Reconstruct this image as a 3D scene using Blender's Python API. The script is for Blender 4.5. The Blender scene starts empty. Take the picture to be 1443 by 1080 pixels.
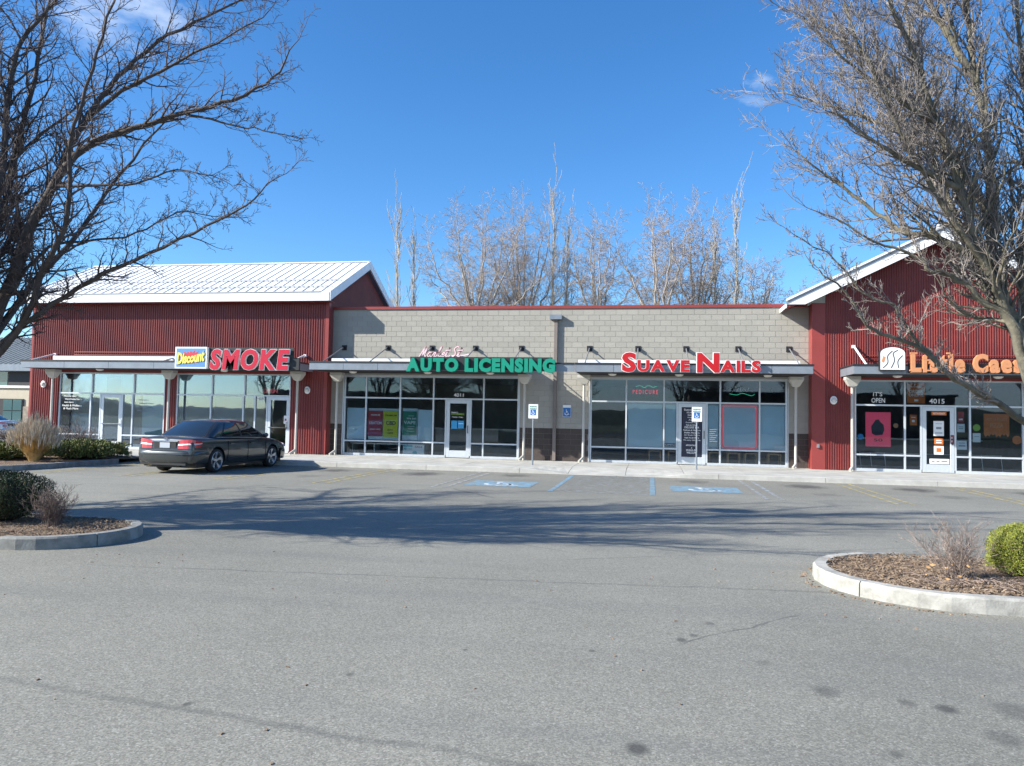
import bpy, bmesh, math, random
from mathutils import Vector, Matrix
import numpy as np
R=math.radians; PI=math.pi
S=bpy.context.scene; COL=S.collection
# ---------------------------------------------------------------- camera
CAM=Vector((0,-28.414,1.672)); YAW,PITCH,ROLL=.1787,.0463,.0198
cd=bpy.data.cameras.new('camera'); co=bpy.data.objects.new('camera',cd); COL.objects.link(co)
cd.sensor_fit='HORIZONTAL'; cd.sensor_width=36; cd.lens=36*1088.1/1443; cd.clip_end=3000; cd.clip_start=.05
co.matrix_world=Matrix.Translation(CAM)@Matrix.Rotation(YAW,4,'Z')@Matrix.Rotation(PI/2+PITCH,4,'X')@Matrix.Rotation(ROLL,4,'Z')
S.camera=co
# ---------------------------------------------------------------- sky, sun, exposure
LD=Vector((2.05,1.0,-1.30)).normalized()
EL=math.asin(-LD.z); AZ=math.atan2(-LD.x,-LD.y)      # clockwise from +Y
W=bpy.data.worlds.new('World'); S.world=W; W.use_nodes=True
nt=W.node_tree; bg=nt.nodes['Background']
sk=nt.nodes.new('ShaderNodeTexSky'); sk.sky_type='NISHITA'; sk.sun_disc=False
sk.sun_elevation=EL; sk.sun_rotation=AZ; sk.altitude=600; sk.air_density=1.0; sk.dust_density=.5; sk.ozone_density=3.0
bg.inputs[1].default_value=.102
def wn(t,**k):
    n=nt.nodes.new(t)
    for a,b in k.items(): setattr(n,a,b)
    return n
hs=wn('ShaderNodeHueSaturation'); hs.inputs['Saturation'].default_value=1.24; hs.inputs['Value'].default_value=1.0
nt.links.new(sk.outputs[0],hs.inputs['Color'])
tc=wn('ShaderNodeTexCoord'); no=wn('ShaderNodeTexNoise'); no.inputs['Scale'].default_value=7; no.inputs['Detail'].default_value=9; no.inputs['Roughness'].default_value=.6
mp=wn('ShaderNodeMapping'); mp.inputs['Scale'].default_value=(1,1,2.6)
nt.links.new(tc.outputs['Generated'],mp.inputs[0]); nt.links.new(mp.outputs[0],no.inputs['Vector'])
def cloud_mask(d,r0,r1,pk=1):
    d=Vector(d).normalized()
    vd=wn('ShaderNodeVectorMath',operation='DISTANCE'); vd.inputs[1].default_value=d
    nt.links.new(tc.outputs['Generated'],vd.inputs[0])
    mr=wn('ShaderNodeMapRange'); mr.inputs[1].default_value=r0; mr.inputs[2].default_value=r1; mr.inputs[3].default_value=pk; mr.inputs[4].default_value=0
    nt.links.new(vd.outputs['Value'],mr.inputs[0]); return mr.outputs[0]
def dirpx(az,el): return (math.sin(az)*math.cos(el),math.cos(az)*math.cos(el),math.sin(el))
masks=[cloud_mask(dirpx(R(-37.5),R(26.5)),.01,.26,1.12),cloud_mask(dirpx(R(7.8),R(23.4)),.0,.075,1.03),
       cloud_mask((.3,-1,.12),.1,1.2,1.35),cloud_mask((-1.0,-.45,.12),.1,1.0,1.35)]
acc=masks[0]
for m in masks[1:]:
    mx=wn('ShaderNodeMath',operation='MAXIMUM'); nt.links.new(acc,mx.inputs[0]); nt.links.new(m,mx.inputs[1]); acc=mx.outputs[0]
cr=wn('ShaderNodeMapRange'); cr.inputs[1].default_value=.40; cr.inputs[2].default_value=.66
ad=wn('ShaderNodeMath',operation='MULTIPLY_ADD'); nt.links.new(acc,ad.inputs[0]); ad.inputs[1].default_value=.55; ad.inputs[2].default_value=-.55
ad2=wn('ShaderNodeMath',operation='ADD'); nt.links.new(ad.outputs[0],ad2.inputs[0]); nt.links.new(no.outputs['Fac'],ad2.inputs[1]); nt.links.new(ad2.outputs[0],cr.inputs[0])
mu=wn('ShaderNodeMath',operation='MULTIPLY'); mu.inputs[0].default_value=1; nt.links.new(cr.outputs[0],mu.inputs[1])
mu2=wn('ShaderNodeMath',operation='MULTIPLY'); nt.links.new(mu.outputs[0],mu2.inputs[0]); mu2.inputs[1].default_value=.62; mu2.use_clamp=True
mix=wn('ShaderNodeMixRGB'); mix.inputs[2].default_value=(6.0,6.5,7.0,1)
tn=wn('ShaderNodeMixRGB',blend_type='MULTIPLY'); tn.inputs[0].default_value=1; tn.inputs[2].default_value=(.92,1.05,1.16,1); nt.links.new(hs.outputs[0],tn.inputs[1])
nt.links.new(mu2.outputs[0],mix.inputs[0]); nt.links.new(tn.outputs[0],mix.inputs[1]); nt.links.new(mix.outputs[0],bg.inputs[0])
sd=bpy.data.lights.new('sun','SUN'); sd.energy=5.0; sd.angle=R(.53); sd.color=(1,.96,.86)
so=bpy.data.objects.new('sun',sd); COL.objects.link(so); so.rotation_euler=LD.to_track_quat('-Z','Y').to_euler()
vs=S.view_settings; vs.view_transform='Standard'; vs.look='None'; vs.gamma=1; vs.use_curve_mapping=False; vs.exposure=.95
# ---------------------------------------------------------------- materials
def mat(name,col,rough=.7,metal=0,spec=.5,var=0,vscale=3,bump=0,bscale=60,emit=None,estr=0,coat=0,vcol=None):
    m=bpy.data.materials.new(name); m.use_nodes=True; n=m.node_tree; b=n.nodes['Principled BSDF']
    b.inputs['Base Color'].default_value=(*col,1); b.inputs['Roughness'].default_value=rough; b.inputs['Metallic'].default_value=metal
    b.inputs['Specular IOR Level'].default_value=spec; b.inputs['Coat Weight'].default_value=coat
    if emit: b.inputs['Emission Color'].default_value=(*emit,1); b.inputs['Emission Strength'].default_value=estr
    t=n.nodes.new('ShaderNodeTexCoord')
    if var:
        a=n.nodes.new('ShaderNodeTexNoise'); a.inputs['Scale'].default_value=vscale; a.inputs['Detail'].default_value=8; a.inputs['Roughness'].default_value=.65
        n.links.new(t.outputs['Object'],a.inputs['Vector'])
        r=n.nodes.new('ShaderNodeValToRGB'); c2=vcol or col
        r.color_ramp.elements[0].position=.3; r.color_ramp.elements[1].position=.72
        r.color_ramp.elements[0].color=(*[max(0,c*(1-var)) for c in c2],1); r.color_ramp.elements[1].color=(*[min(1,c*(1+var)) for c in col],1)
        n.links.new(a.outputs['Fac'],r.inputs[0]); n.links.new(r.outputs[0],b.inputs['Base Color'])
    if bump:
        a=n.nodes.new('ShaderNodeTexNoise'); a.inputs['Scale'].default_value=bscale; a.inputs['Detail'].default_value=4
        n.links.new(t.outputs['Object'],a.inputs['Vector'])
        u=n.nodes.new('ShaderNodeBump'); u.inputs['Strength'].default_value=bump; u.inputs['Distance'].default_value=.01
        n.links.new(a.outputs['Fac'],u.inputs['Height']); n.links.new(u.outputs[0],b.inputs['Normal'])
    return m
class NB:                                   # tiny node-building helper
    def __init__(s,m): s.t=m.node_tree; s.b=s.t.nodes['Principled BSDF']
    def n(s,ty,*ins,**k):
        x=s.t.nodes.new(ty)
        for a,b in k.items():
            if a[0]=='_': x.inputs[a[1:]].default_value=b
            else: setattr(x,a,b)
        for i,v in enumerate(ins):
            if v is None: continue
            if isinstance(v,bpy.types.NodeSocket): s.t.links.new(v,x.inputs[i])
            else: x.inputs[i].default_value=v
        return x
    def math(s,op,*a,clamp=False): return s.n('ShaderNodeMath',*a,operation=op,use_clamp=clamp).outputs[0]
    def mr(s,v,a,b,c=0,d=1): return s.n('ShaderNodeMapRange',v,a,b,c,d).outputs[0]
    def mix(s,f,a,b,mode='MIX'): return s.n('ShaderNodeMixRGB',f,a,b,blend_type=mode).outputs[0]
    def noise(s,v,sc,det=4,ro=.5): return s.n('ShaderNodeTexNoise',v,_Scale=sc,_Detail=det,_Roughness=ro).outputs['Fac']
    def sep(s,v): return s.n('ShaderNodeSeparateXYZ',v).outputs
    def lk(s,a,b): s.t.links.new(a,b)
def asphalt():
    m=mat('asphalt',(.15,.152,.155),.9); k=NB(m); P=k.n('ShaderNodeTexCoord').outputs['Object']
    big=k.noise(P,.22,6,.6); mid=k.noise(P,2.2,5,.6); fine=k.noise(P,95,3,.7); gr=k.n('ShaderNodeTexVoronoi',P,_Scale=95).outputs['Color']
    g=k.sep(gr)[0]
    c=k.mix(k.mr(big,.35,.68),(.180,.175,.147,1),(.252,.243,.205,1))
    c=k.mix(k.mr(mid,.3,.75,0,.35),c,(.225,.218,.19,1))
    c=k.mix(k.mr(g,.05,.98,.0,.5),k.mix(1.0,c,(.74,.74,.74,1),'MULTIPLY'),k.mix(1.0,c,(2.0,2.0,2.0,1),'MULTIPLY'))
    c=k.mix(k.mr(fine,.48,.36,0,.6),c,(.06,.062,.065,1))
    c=k.mix(k.mr(g,.94,1.0,0,.5),c,(.42,.41,.38,1))
    # stretched tyre-path tone along the drive lane
    st=k.n('ShaderNodeMapping',P); st.inputs['Scale'].default_value=(.12,1.1,1)
    c=k.mix(k.mr(k.noise(st.outputs[0],1.3,4,.55),.5,.72,0,.30),c,(.115,.117,.12,1))
    # oil drips and gum spots where they lie
    spots=[(-.05,-24.33,.07,.8),(-.04,-25.0,.05,.6),(1.55,-23.3,.06,.5),(1.75,-23.35,.07,.75),(1.1,-23.2,.09,.5),(1.9,-23.75,.11,.45),(2.15,-23.3,.14,.4),(.25,-22.25,.05,.7),(.35,-22.1,.04,.6),(.5,-21.7,.05,.5),
      (-.4,-22.7,.03,.6),(-1.9,-23.6,.03,.6),(-2.6,-24.3,.03,.7),(.8,-22.7,.06,.3),(-1.3,-22.9,.025,.6),(1.25,-24.1,.04,.5),(-9.4,-6.2,.55,.75),(-6.6,-6.4,.6,.8),(-3.9,-5.9,.5,.6),(1.2,-6.0,.5,.55),(4.1,-6.4,.6,.75),(6.9,-6.3,.6,.8),(9.8,-6.5,.6,.8),(-11.9,-5.9,.5,.5),
      (-9.2,-8.6,.4,.35),(4.2,-8.7,.35,.35),(7.1,-8.3,.4,.4)]
    wob=k.n('ShaderNodeVectorMath',P,k.n('ShaderNodeTexNoise',P,_Scale=6.0,_Detail=3).outputs['Color'],operation='ADD').outputs[0]
    acc=None
    for x,y,r,s in spots:
        off=k.n('ShaderNodeVectorMath',wob if r>.3 else P,((x+.5 if r>.3 else x),(y+.5 if r>.3 else y),(.5 if r>.3 else 0)),operation='SUBTRACT').outputs[0]
        sc=k.n('ShaderNodeVectorMath',off,(1.0,.75,0),operation='MULTIPLY').outputs[0]
        L=k.n('ShaderNodeVectorMath',sc,operation='LENGTH').outputs['Value']
        v=k.mr(L,r*.45,r*1.1,s,0); acc=v if acc is None else k.math('MAXIMUM',acc,v)
    c=k.mix(acc,c,(.045,.043,.042,1))
    # paving seams: long joint across the foreground, hairline cracks
    X=k.sep(P); nz=k.math('MULTIPLY',k.math('SUBTRACT',k.noise(P,1.6,5,.6),.5),.22)
    def seam(x0,y0,x1,y1,w,s,c):
        dx,dy=x1-x0,y1-y0; l=math.hypot(dx,dy); a,b=-dy/l,dx/l
        d=k.math('ADD',k.math('MULTIPLY',X[0],a),k.math('MULTIPLY',X[1],b)); d=k.math('ABSOLUTE',k.math('ADD',k.math('SUBTRACT',d,a*x0+b*y0),nz))
        f=k.mr(d,w*.3,w,s,0); t=k.math('ADD',k.math('MULTIPLY',X[0],dx/l/l),k.math('MULTIPLY',X[1],dy/l/l)); t=k.math('SUBTRACT',t,(x0*dx+y0*dy)/l/l)
        f=k.math('MULTIPLY',f,k.mr(t,0,.06)); f=k.math('MULTIPLY',f,k.mr(t,1,.94)); f=k.math('MULTIPLY',f,k.mr(k.noise(P,3,4,.6),.3,.55,.25,1))
        return k.mix(f,c,(.052,.053,.055,1))
    c=seam(-4.6,-24.1,2.9,-25.1,.05,.38,c); c=seam(-6,-20.9,2.2,-20.1,.04,.4,c); c=seam(.2,-22.4,1.3,-21.2,.02,.6,c); c=seam(-5.2,-15.8,-1.0,-18.6,.025,.45,c); c=seam(-1.2,-19.2,4.5,-16.4,.02,.5,c); c=seam(5.5,-12.2,9.5,-13.8,.07,.9,c); c=seam(-4.6,-10.6,-3.2,-12.4,.06,.7,c); c=seam(-22,-13,9,-11.6,.05,.3,c)
    k.lk(c,k.b.inputs['Base Color'])
    h=k.math('ADD',k.math('MULTIPLY',g,.6),fine); bu=k.n('ShaderNodeBump',.28,.005); k.lk(h,bu.inputs['Height']); k.lk(bu.outputs[0],k.b.inputs['Normal']); return m
def blockmat(name,base,dark,amt,x0=0):
    m=mat(name,base,.9); k=NB(m); P=k.n('ShaderNodeNewGeometry').outputs['Position']; x,y,z=k.sep(P)[0:3]
    row=k.math('FLOOR',k.math('DIVIDE',k.math('SUBTRACT',z,.15),.2)); sh=k.math('MULTIPLY',k.math('MODULO',row,2),.5)
    cl=k.math('FLOOR',k.math('ADD',k.math('DIVIDE',k.math('SUBTRACT',x,-12.3),.4),sh)); cv=k.n('ShaderNodeCombineXYZ',cl,row,0).outputs[0]
    w=k.n('ShaderNodeTexWhiteNoise',cv).outputs['Value']
    row2=k.n('ShaderNodeTexWhiteNoise',k.n('ShaderNodeCombineXYZ',k.math('FLOOR',k.math('DIVIDE',cl,4)),row,3).outputs[0]).outputs['Value']
    f=k.math('ADD',k.math('MULTIPLY',w,.6),k.math('MULTIPLY',row2,.4))
    c=k.mix(f,(*dark,1),(*base,1)); c=k.mix(k.mr(k.noise(P,1.2,6,.6),.3,.7,0,.45),c,(*[b*amt for b in base],1)); c=k.mix(k.mr(k.noise(P,38,3),.4,.7,0,.3),c,(*dark,1))
    k.lk(c,k.b.inputs['Base Color']); bu=k.n('ShaderNodeBump',.35,.01); k.lk(k.noise(P,60,4),bu.inputs['Height']); k.lk(bu.outputs[0],k.b.inputs['Normal']); return m
def glassmat(name,tint,boost):
    m=bpy.data.materials.new(name); m.use_nodes=True; n=m.node_tree; n.nodes.clear()
    o=n.nodes.new('ShaderNodeOutputMaterial'); mx=n.nodes.new('ShaderNodeMixShader'); tr=n.nodes.new('ShaderNodeBsdfTransparent'); gl=n.nodes.new('ShaderNodeBsdfGlossy')
    fr=n.nodes.new('ShaderNodeFresnel'); fr.inputs[0].default_value=1.5; ml=n.nodes.new('ShaderNodeMath'); ml.operation='MULTIPLY'; ml.inputs[1].default_value=boost; ml.use_clamp=True
    tr.inputs[0].default_value=(*tint,1); gl.inputs['Roughness'].default_value=.015; gl.inputs[0].default_value=(.74,.85,1,1)
    t=n.nodes.new('ShaderNodeTexCoord'); a=n.nodes.new('ShaderNodeTexNoise'); a.inputs['Scale'].default_value=.9; bu=n.nodes.new('ShaderNodeBump'); bu.inputs['Strength'].default_value=.10; bu.inputs['Distance'].default_value=.02
    n.links.new(t.outputs['Object'],a.inputs['Vector']); n.links.new(a.outputs['Fac'],bu.inputs['Height']); n.links.new(bu.outputs[0],gl.inputs['Normal'])
    n.links.new(fr.outputs[0],ml.inputs[0]); n.links.new(ml.outputs[0],mx.inputs[0]); n.links.new(tr.outputs[0],mx.inputs[1]); n.links.new(gl.outputs[0],mx.inputs[2]); n.links.new(mx.outputs[0],o.inputs[0]); return m
def paintmat(name,col,wear,under=(.18,.175,.148)):
    m=bpy.data.materials.new(name); m.use_nodes=True; k=NB(m); P=k.n('ShaderNodeTexCoord').outputs['Object']
    f=k.mr(k.math('ADD',k.math('MULTIPLY',k.noise(P,5,6,.7),.6),k.math('MULTIPLY',k.noise(P,45,3,.7),.4)),wear-.06,wear+.06)
    c=k.mix(f,(*under,1),(*col,1)); k.lk(c,k.b.inputs['Base Color']); k.b.inputs['Roughness'].default_value=.8; return m
M={}
M['asphalt']=asphalt()
M['concrete']=mat('concrete',(.43,.42,.39),.9,var=.22,vscale=1.6,bump=.3,bscale=50)
M['kerb']=mat('kerb_concrete',(.36,.35,.32),.9,var=.40,vscale=4.5,bump=.35,bscale=45)
M['kerb_dirty_shaded']=mat('weathered_shaded_kerb_concrete',(.25,.25,.235),.9,var=.4,vscale=4,bump=.35,bscale=45)  # second kerb tone: weathered, and darkened further for the shaded kerb face
M['block']=blockmat('light_block',(.385,.365,.32),(.315,.297,.262),.84)
M['dblock']=blockmat('dark_split_face_block',(.088,.068,.060),(.055,.044,.040),.8)
M['mortar']=mat('mortar',(.325,.31,.275),.95,var=.1); M['dmortar']=mat('dark_mortar',(.20,.17,.155),.95,var=.1)
M['red']=mat('red_corrugated_steel',(.215,.044,.038),.45,spec=.4,var=.16,vscale=.9,vcol=(.20,.036,.036))
M['redtrim']=mat('red_trim_steel',(.27,.048,.043),.42,spec=.4,var=.08,vscale=2)
M['white']=mat('white_painted_steel',(.80,.81,.82),.4,var=.06,vscale=2)
M['roof']=mat('white_standing_seam_steel',(.74,.75,.76),.38,var=.07,vscale=1.2)
M['seam']=mat('seam_steel',(.42,.43,.45),.5)
M['roofdark']=mat('roof_membrane',(.3,.3,.3),.9,var=.2)
M['alu']=mat('brushed_aluminium',(.62,.66,.70),.38,metal=.35,var=.06,vscale=6)
M['fascia']=mat('grey_fascia_steel',(.24,.27,.31),.4,metal=.3,var=.14,vscale=2.4)
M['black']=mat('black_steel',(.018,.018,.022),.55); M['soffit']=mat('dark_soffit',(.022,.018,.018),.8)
M['post']=mat('painted_downspout',(.50,.48,.44),.5,var=.08,vscale=4); M['lampwhite']=mat('lamp_glass_white',(.66,.63,.58),.35)
M['glass']=glassmat('storefront_glass',(.88,.95,.95),4.0); M['glassdk']=glassmat('tinted_storefront_glass',(.88,.93,.94),1.45)
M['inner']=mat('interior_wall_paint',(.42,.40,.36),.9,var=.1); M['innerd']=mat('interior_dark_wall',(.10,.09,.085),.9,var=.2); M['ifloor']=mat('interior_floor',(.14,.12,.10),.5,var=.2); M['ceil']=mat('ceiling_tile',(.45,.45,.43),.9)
M['film']=mat('pale_window_shade',(.66,.80,.84),.75,var=.05,vscale=1.2); M['film2']=mat('frosted_white_board',(.66,.78,.80),.7,var=.05,vscale=1); M['blue_grey']=mat('slate_blue_shade',(.14,.19,.26),.7,var=.25,vscale=1)
M['wood']=mat('varnished_wood',(.42,.24,.09),.45,var=.25,vscale=12)
M['yline']=paintmat('worn_yellow_paint',(.50,.40,.12),.515); M['wline']=paintmat('worn_white_paint',(.42,.43,.46),.53); M['bline']=paintmat('blue_paint',(.15,.33,.48),.50); M['wsym']=paintmat('white_symbol_paint',(.60,.63,.66),.47,(.15,.33,.48)); M['hatch']=paintmat('faint_hatch_paint',(.32,.37,.43),.525)
M['mulch']=mat('bark_mulch',(.17,.115,.075),.95,var=.5,vscale=30,bump=.8,bscale=40)
M['chip']=mat('wood_chips',(.27,.20,.14),.9,var=.6,vscale=9,vcol=(.13,.085,.055))
M['bark']=mat('grey_bark',(.19,.165,.135),.9,var=.4,vscale=7,bump=.6,bscale=25,vcol=(.10,.085,.07)); M['barkl']=mat('lichen_bark',(.165,.15,.11),.9,var=.45,vscale=6,bump=.7,bscale=25,vcol=(.10,.092,.07))
M['barkd']=mat('silhouette_bark',(.085,.068,.06),.9,var=.4,vscale=7,bump=.6,bscale=25); M['twigd']=mat('silhouette_twig',(.10,.075,.068),.85,var=.3,vscale=5)  # left tree's silhouetted look is put into these dark bark colours
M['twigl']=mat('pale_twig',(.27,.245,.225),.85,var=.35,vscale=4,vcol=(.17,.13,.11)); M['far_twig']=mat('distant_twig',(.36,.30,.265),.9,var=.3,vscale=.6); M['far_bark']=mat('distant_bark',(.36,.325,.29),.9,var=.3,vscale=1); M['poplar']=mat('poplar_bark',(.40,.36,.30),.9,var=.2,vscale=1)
M['roofgrey']=mat('grey_galvanised_rod',(.22,.23,.25),.5,metal=.3)
M['chrome']=mat('chrome',(.7,.72,.75),.12,metal=1)
print('materials ok')
# ---------------------------------------------------------------- mesh helpers
class MB:
    def __init__(s): s.v=[]; s.f=[]; s.mi=[]
    def add(s,vs,fs,mi=0):
        o=len(s.v); s.v+=[tuple(v) for v in vs]; s.f+=[tuple(i+o for i in f) for f in fs]; s.mi+=[mi]*len(fs); return s
    def box(s,x0,x1,y0,y1,z0,z1,mi=0):
        return s.add([(x0,y0,z0),(x1,y0,z0),(x1,y1,z0),(x0,y1,z0),(x0,y0,z1),(x1,y0,z1),(x1,y1,z1),(x0,y1,z1)],[(0,3,2,1),(4,5,6,7),(0,1,5,4),(1,2,6,5),(2,3,7,6),(3,0,4,7)],mi)
    def obox(s,c,ax,ay,az,mi=0):
        c,ax,ay,az=map(Vector,(c,ax,ay,az)); v=[c+sx*ax+sy*ay+sz*az for sz in(-1,1) for sx,sy in((-1,-1),(1,-1),(1,1),(-1,1))]
        return s.add(v,[(0,3,2,1),(4,5,6,7),(0,1,5,4),(1,2,6,5),(2,3,7,6),(3,0,4,7)],mi)
    def tube(s,pts,rs,n=6,cap=True,mi=0):
        pts=[Vector(p) for p in pts]; rs=rs if hasattr(rs,'__len__') else [rs]*len(pts); o=len(s.v); u=None
        for i,p in enumerate(pts):
            d=(pts[min(i+1,len(pts)-1)]-pts[max(i-1,0)]).normalized()
            if u is None: u=d.cross(Vector((0,0,1)) if abs(d.z)<.9 else Vector((1,0,0))).normalized()
            else: u=(u-d*u.dot(d)).normalized()
            w=d.cross(u)
            for k in range(n): a=2*PI*k/n; q=p+rs[i]*(math.cos(a)*u+math.sin(a)*w); s.v.append((q.x,q.y,q.z))
        for i in range(len(pts)-1):
            for k in range(n): s.f.append((o+i*n+k,o+i*n+(k+1)%n,o+(i+1)*n+(k+1)%n,o+(i+1)*n+k)); s.mi.append(mi)
        if cap and n>3: s.f+=[tuple(o+k for k in range(n))[::-1],tuple(o+(len(pts)-1)*n+k for k in range(n))]; s.mi+=[mi,mi]
        return s
    def prism(s,poly,y0,y1,mi=0,axis='y'):       # polygon in xz (counter-clockwise seen from -y), extruded y0..y1
        n=len(poly); f=(lambda a,b,c:(a,c,b)) if axis=='y' else (lambda a,b,c:(c,a,b)) if axis=='x' else (lambda a,b,c:(a,b,c))
        return s.add([f(a,b,y0) for a,b in poly]+[f(a,b,y1) for a,b in poly],[tuple(range(n)),tuple(range(n,2*n))[::-1]]+[(i,n+i,n+(i+1)%n,(i+1)%n) for i in range(n)],mi)
    def lathe(s,prof,c=(0,0,0),n=20,mi=0,axis='z'):
        o=len(s.v)
        for r,h in prof:
            for k in range(n):
                a=2*PI*k/n; p=(r*math.cos(a),r*math.sin(a),h) if axis=='z' else (h,r*math.cos(a),r*math.sin(a)) if axis=='x' else (r*math.cos(a),h,r*math.sin(a))
                s.v.append((p[0]+c[0],p[1]+c[1],p[2]+c[2]))
        for i in range(len(prof)-1):
            for k in range(n): s.f.append((o+i*n+k,o+i*n+(k+1)%n,o+(i+1)*n+(k+1)%n,o+(i+1)*n+k)); s.mi.append(mi)
        return s
    def mesh(s,name,mats,smooth=False,fix=True):
        me=bpy.data.meshes.new(name); me.from_pydata(s.v,[],s.f)
        for m in (mats if isinstance(mats,(list,tuple)) else [mats]): me.materials.append(M[m] if isinstance(m,str) else m)
        if any(s.mi): me.polygons.foreach_set('material_index',s.mi)
        if fix and len(s.f)<60000:
            b=bmesh.new(); b.from_mesh(me); bmesh.ops.recalc_face_normals(b,faces=b.faces); b.to_mesh(me); b.free()
        if smooth: me.polygons.foreach_set('use_smooth',[True]*len(me.polygons))
        me.update(); return me
    def build(s,name,mats,parent=None,smooth=False,**k): return link(name,s.mesh(name,mats,smooth),parent,**k)
def link(name,me,parent=None,label=None,cat=None,group=None,kind=None,loc=None):
    o=bpy.data.objects.new(name,me); COL.objects.link(o)
    if parent is not None: o.parent=parent
    if loc is not None: o.location=loc
    if label: o['label']=label
    if cat: o['category']=cat
    if group: o['group']=group
    if kind: o['kind']=kind
    return o
def thing(name,label,cat,loc=(0,0,0),rz=0,group=None,kind=None):
    o=link(name,None,label=label,cat=cat,group=group,kind=kind,loc=loc); o.rotation_euler=(0,0,rz); return o
def copy_tree(o,parent=None):
    c=o.copy(); COL.objects.link(c); c.parent=parent
    for ch in o.children: copy_tree(ch,c)
    return c
def local(o): return o.location            # parts of things at a base are built in local coordinates
def bevel(me,w=.01,seg=2,ang=30):
    b=bmesh.new(); b.from_mesh(me); es=[e for e in b.edges if len(e.link_faces)==2 and e.calc_face_angle(0)>R(ang)]
    bmesh.ops.bevel(b,geom=es,offset=w,segments=seg,affect='EDGES',profile=.6); b.to_mesh(me); b.free(); return me
# ---- lettering from the built-in font, laid out in the xz plane facing -y
_gc={}
def glyph(ch,ext,off,shear=0):
    k=(ch,ext,off,shear)
    if k in _gc: return _gc[k]
    cu=bpy.data.curves.new('t','FONT'); cu.body=ch; cu.size=1; cu.extrude=ext; cu.offset=off; cu.shear=shear; cu.resolution_u=3
    o=bpy.data.objects.new('t',cu); COL.objects.link(o); bpy.context.view_layer.update()
    me=bpy.data.meshes.new_from_object(o.evaluated_get(bpy.context.evaluated_depsgraph_get())); bpy.data.objects.remove(o)
    v=np.empty(len(me.vertices)*3); me.vertices.foreach_get('co',v); v=v.reshape(-1,3); f=[tuple(p.vertices) for p in me.polygons]; _gc[k]=(v,f); return _gc[k]
def text_mesh(body,x0,x1,z0,z1,y,m,depth=.004,off=.012,shear=0,keep=False,name='lettering',parent=None,**kw):
    v,f=glyph(body,.5,off,shear); v=v.copy()
    if len(v)==0: return None
    a,b=v.min(0),v.max(0); sz=(z1-z0)/(b[1]-a[1]); sx=(x1-x0)/(b[0]-a[0])
    if keep: sx=min(sx,sz*1.1); sz=min(sz,sx*1.3); 
    cx=(x0+x1)/2 if keep else None; w=(b[0]-a[0])*sx
    X=(v[:,0]-a[0])*sx+(x0 if not keep else cx-w/2); Z=(v[:,1]-a[1])*sz+z0; Y=y-v[:,2]*depth-depth/2
    mb=MB(); mb.v=[tuple(q) for q in np.stack([X,Y,Z],1)]; mb.f=f; mb.mi=[0]*len(f)
    return mb.build(name,m,parent,**kw)
def channel_letters(body,x0,x1,z0,cap,y,depth,face,side,parent,off=.03,rim=.018,gap=.06,shear=0,caps=None,rimmat=None,dx=0):
    # caps: per-character cap height multiplier; every letter its own part, its pale rim a sub-part
    items=[]; cur=0; H=glyph('H',.5,off,shear)[0]; hs=H[:,1].max()-H[:,1].min()
    for i,ch in enumerate(body):
        k=(caps[i] if caps else 1)
        if ch==' ': cur+=.34*k; continue
        v,f=glyph(ch,.5,off,shear); w=(v[:,0].max()-v[:,0].min())*k; items.append((ch,v,f,cur-v[:,0].min()*k,k)); cur+=w+gap
    cur-=gap; sx=(x1-x0)/cur; sz=cap/hs
    for ch,v,f,ox,k in items:
        def put(nm,v,y0,y1,mt,par,grow=0):
            X=(v[:,0]*k+ox)*sx+x0; Z=v[:,1]*k*sz+z0; Y=np.where(v[:,2]>0,y0,y1)
            b=MB(); b.v=[tuple(q) for q in np.stack([X,Y,Z],1)]; b.f=f if nm=='letter' else f2; b.mi=[0]*len(b.f); return b.build(nm,mt,par)
        o=put('letter',v,y-.012,y+.001,face,parent)
        v2,f2=glyph(ch,.5,off+rim,shear)
        put('trim',v2,y,y+depth,[rimmat or side],o)
def ribbon(pts,w,y,depth,mb,closed=False):
    P=[Vector((p[0],p[1])) for p in pts]; n=len(P); L=[];Rr=[]
    for i in range(n):
        a=P[(i-1)%n] if (closed or i>0) else P[i]; b=P[(i+1)%n] if (closed or i<n-1) else P[i]; d=(b-a).normalized(); q=Vector((-d.y,d.x))*w/2
        L.append(P[i]+q); Rr.append(P[i]-q)
    for i in range(n if closed else n-1):
        j=(i+1)%n; mb.prism([L[i],Rr[i],Rr[j],L[j]],y-depth,y)
    return mb
def arc(cx,cz,r,a0,a1,n=16): return [(cx+r*math.cos(R(a0+(a1-a0)*i/n)),cz+r*math.sin(R(a0+(a1-a0)*i/n))) for i in range(n+1)]
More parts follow.
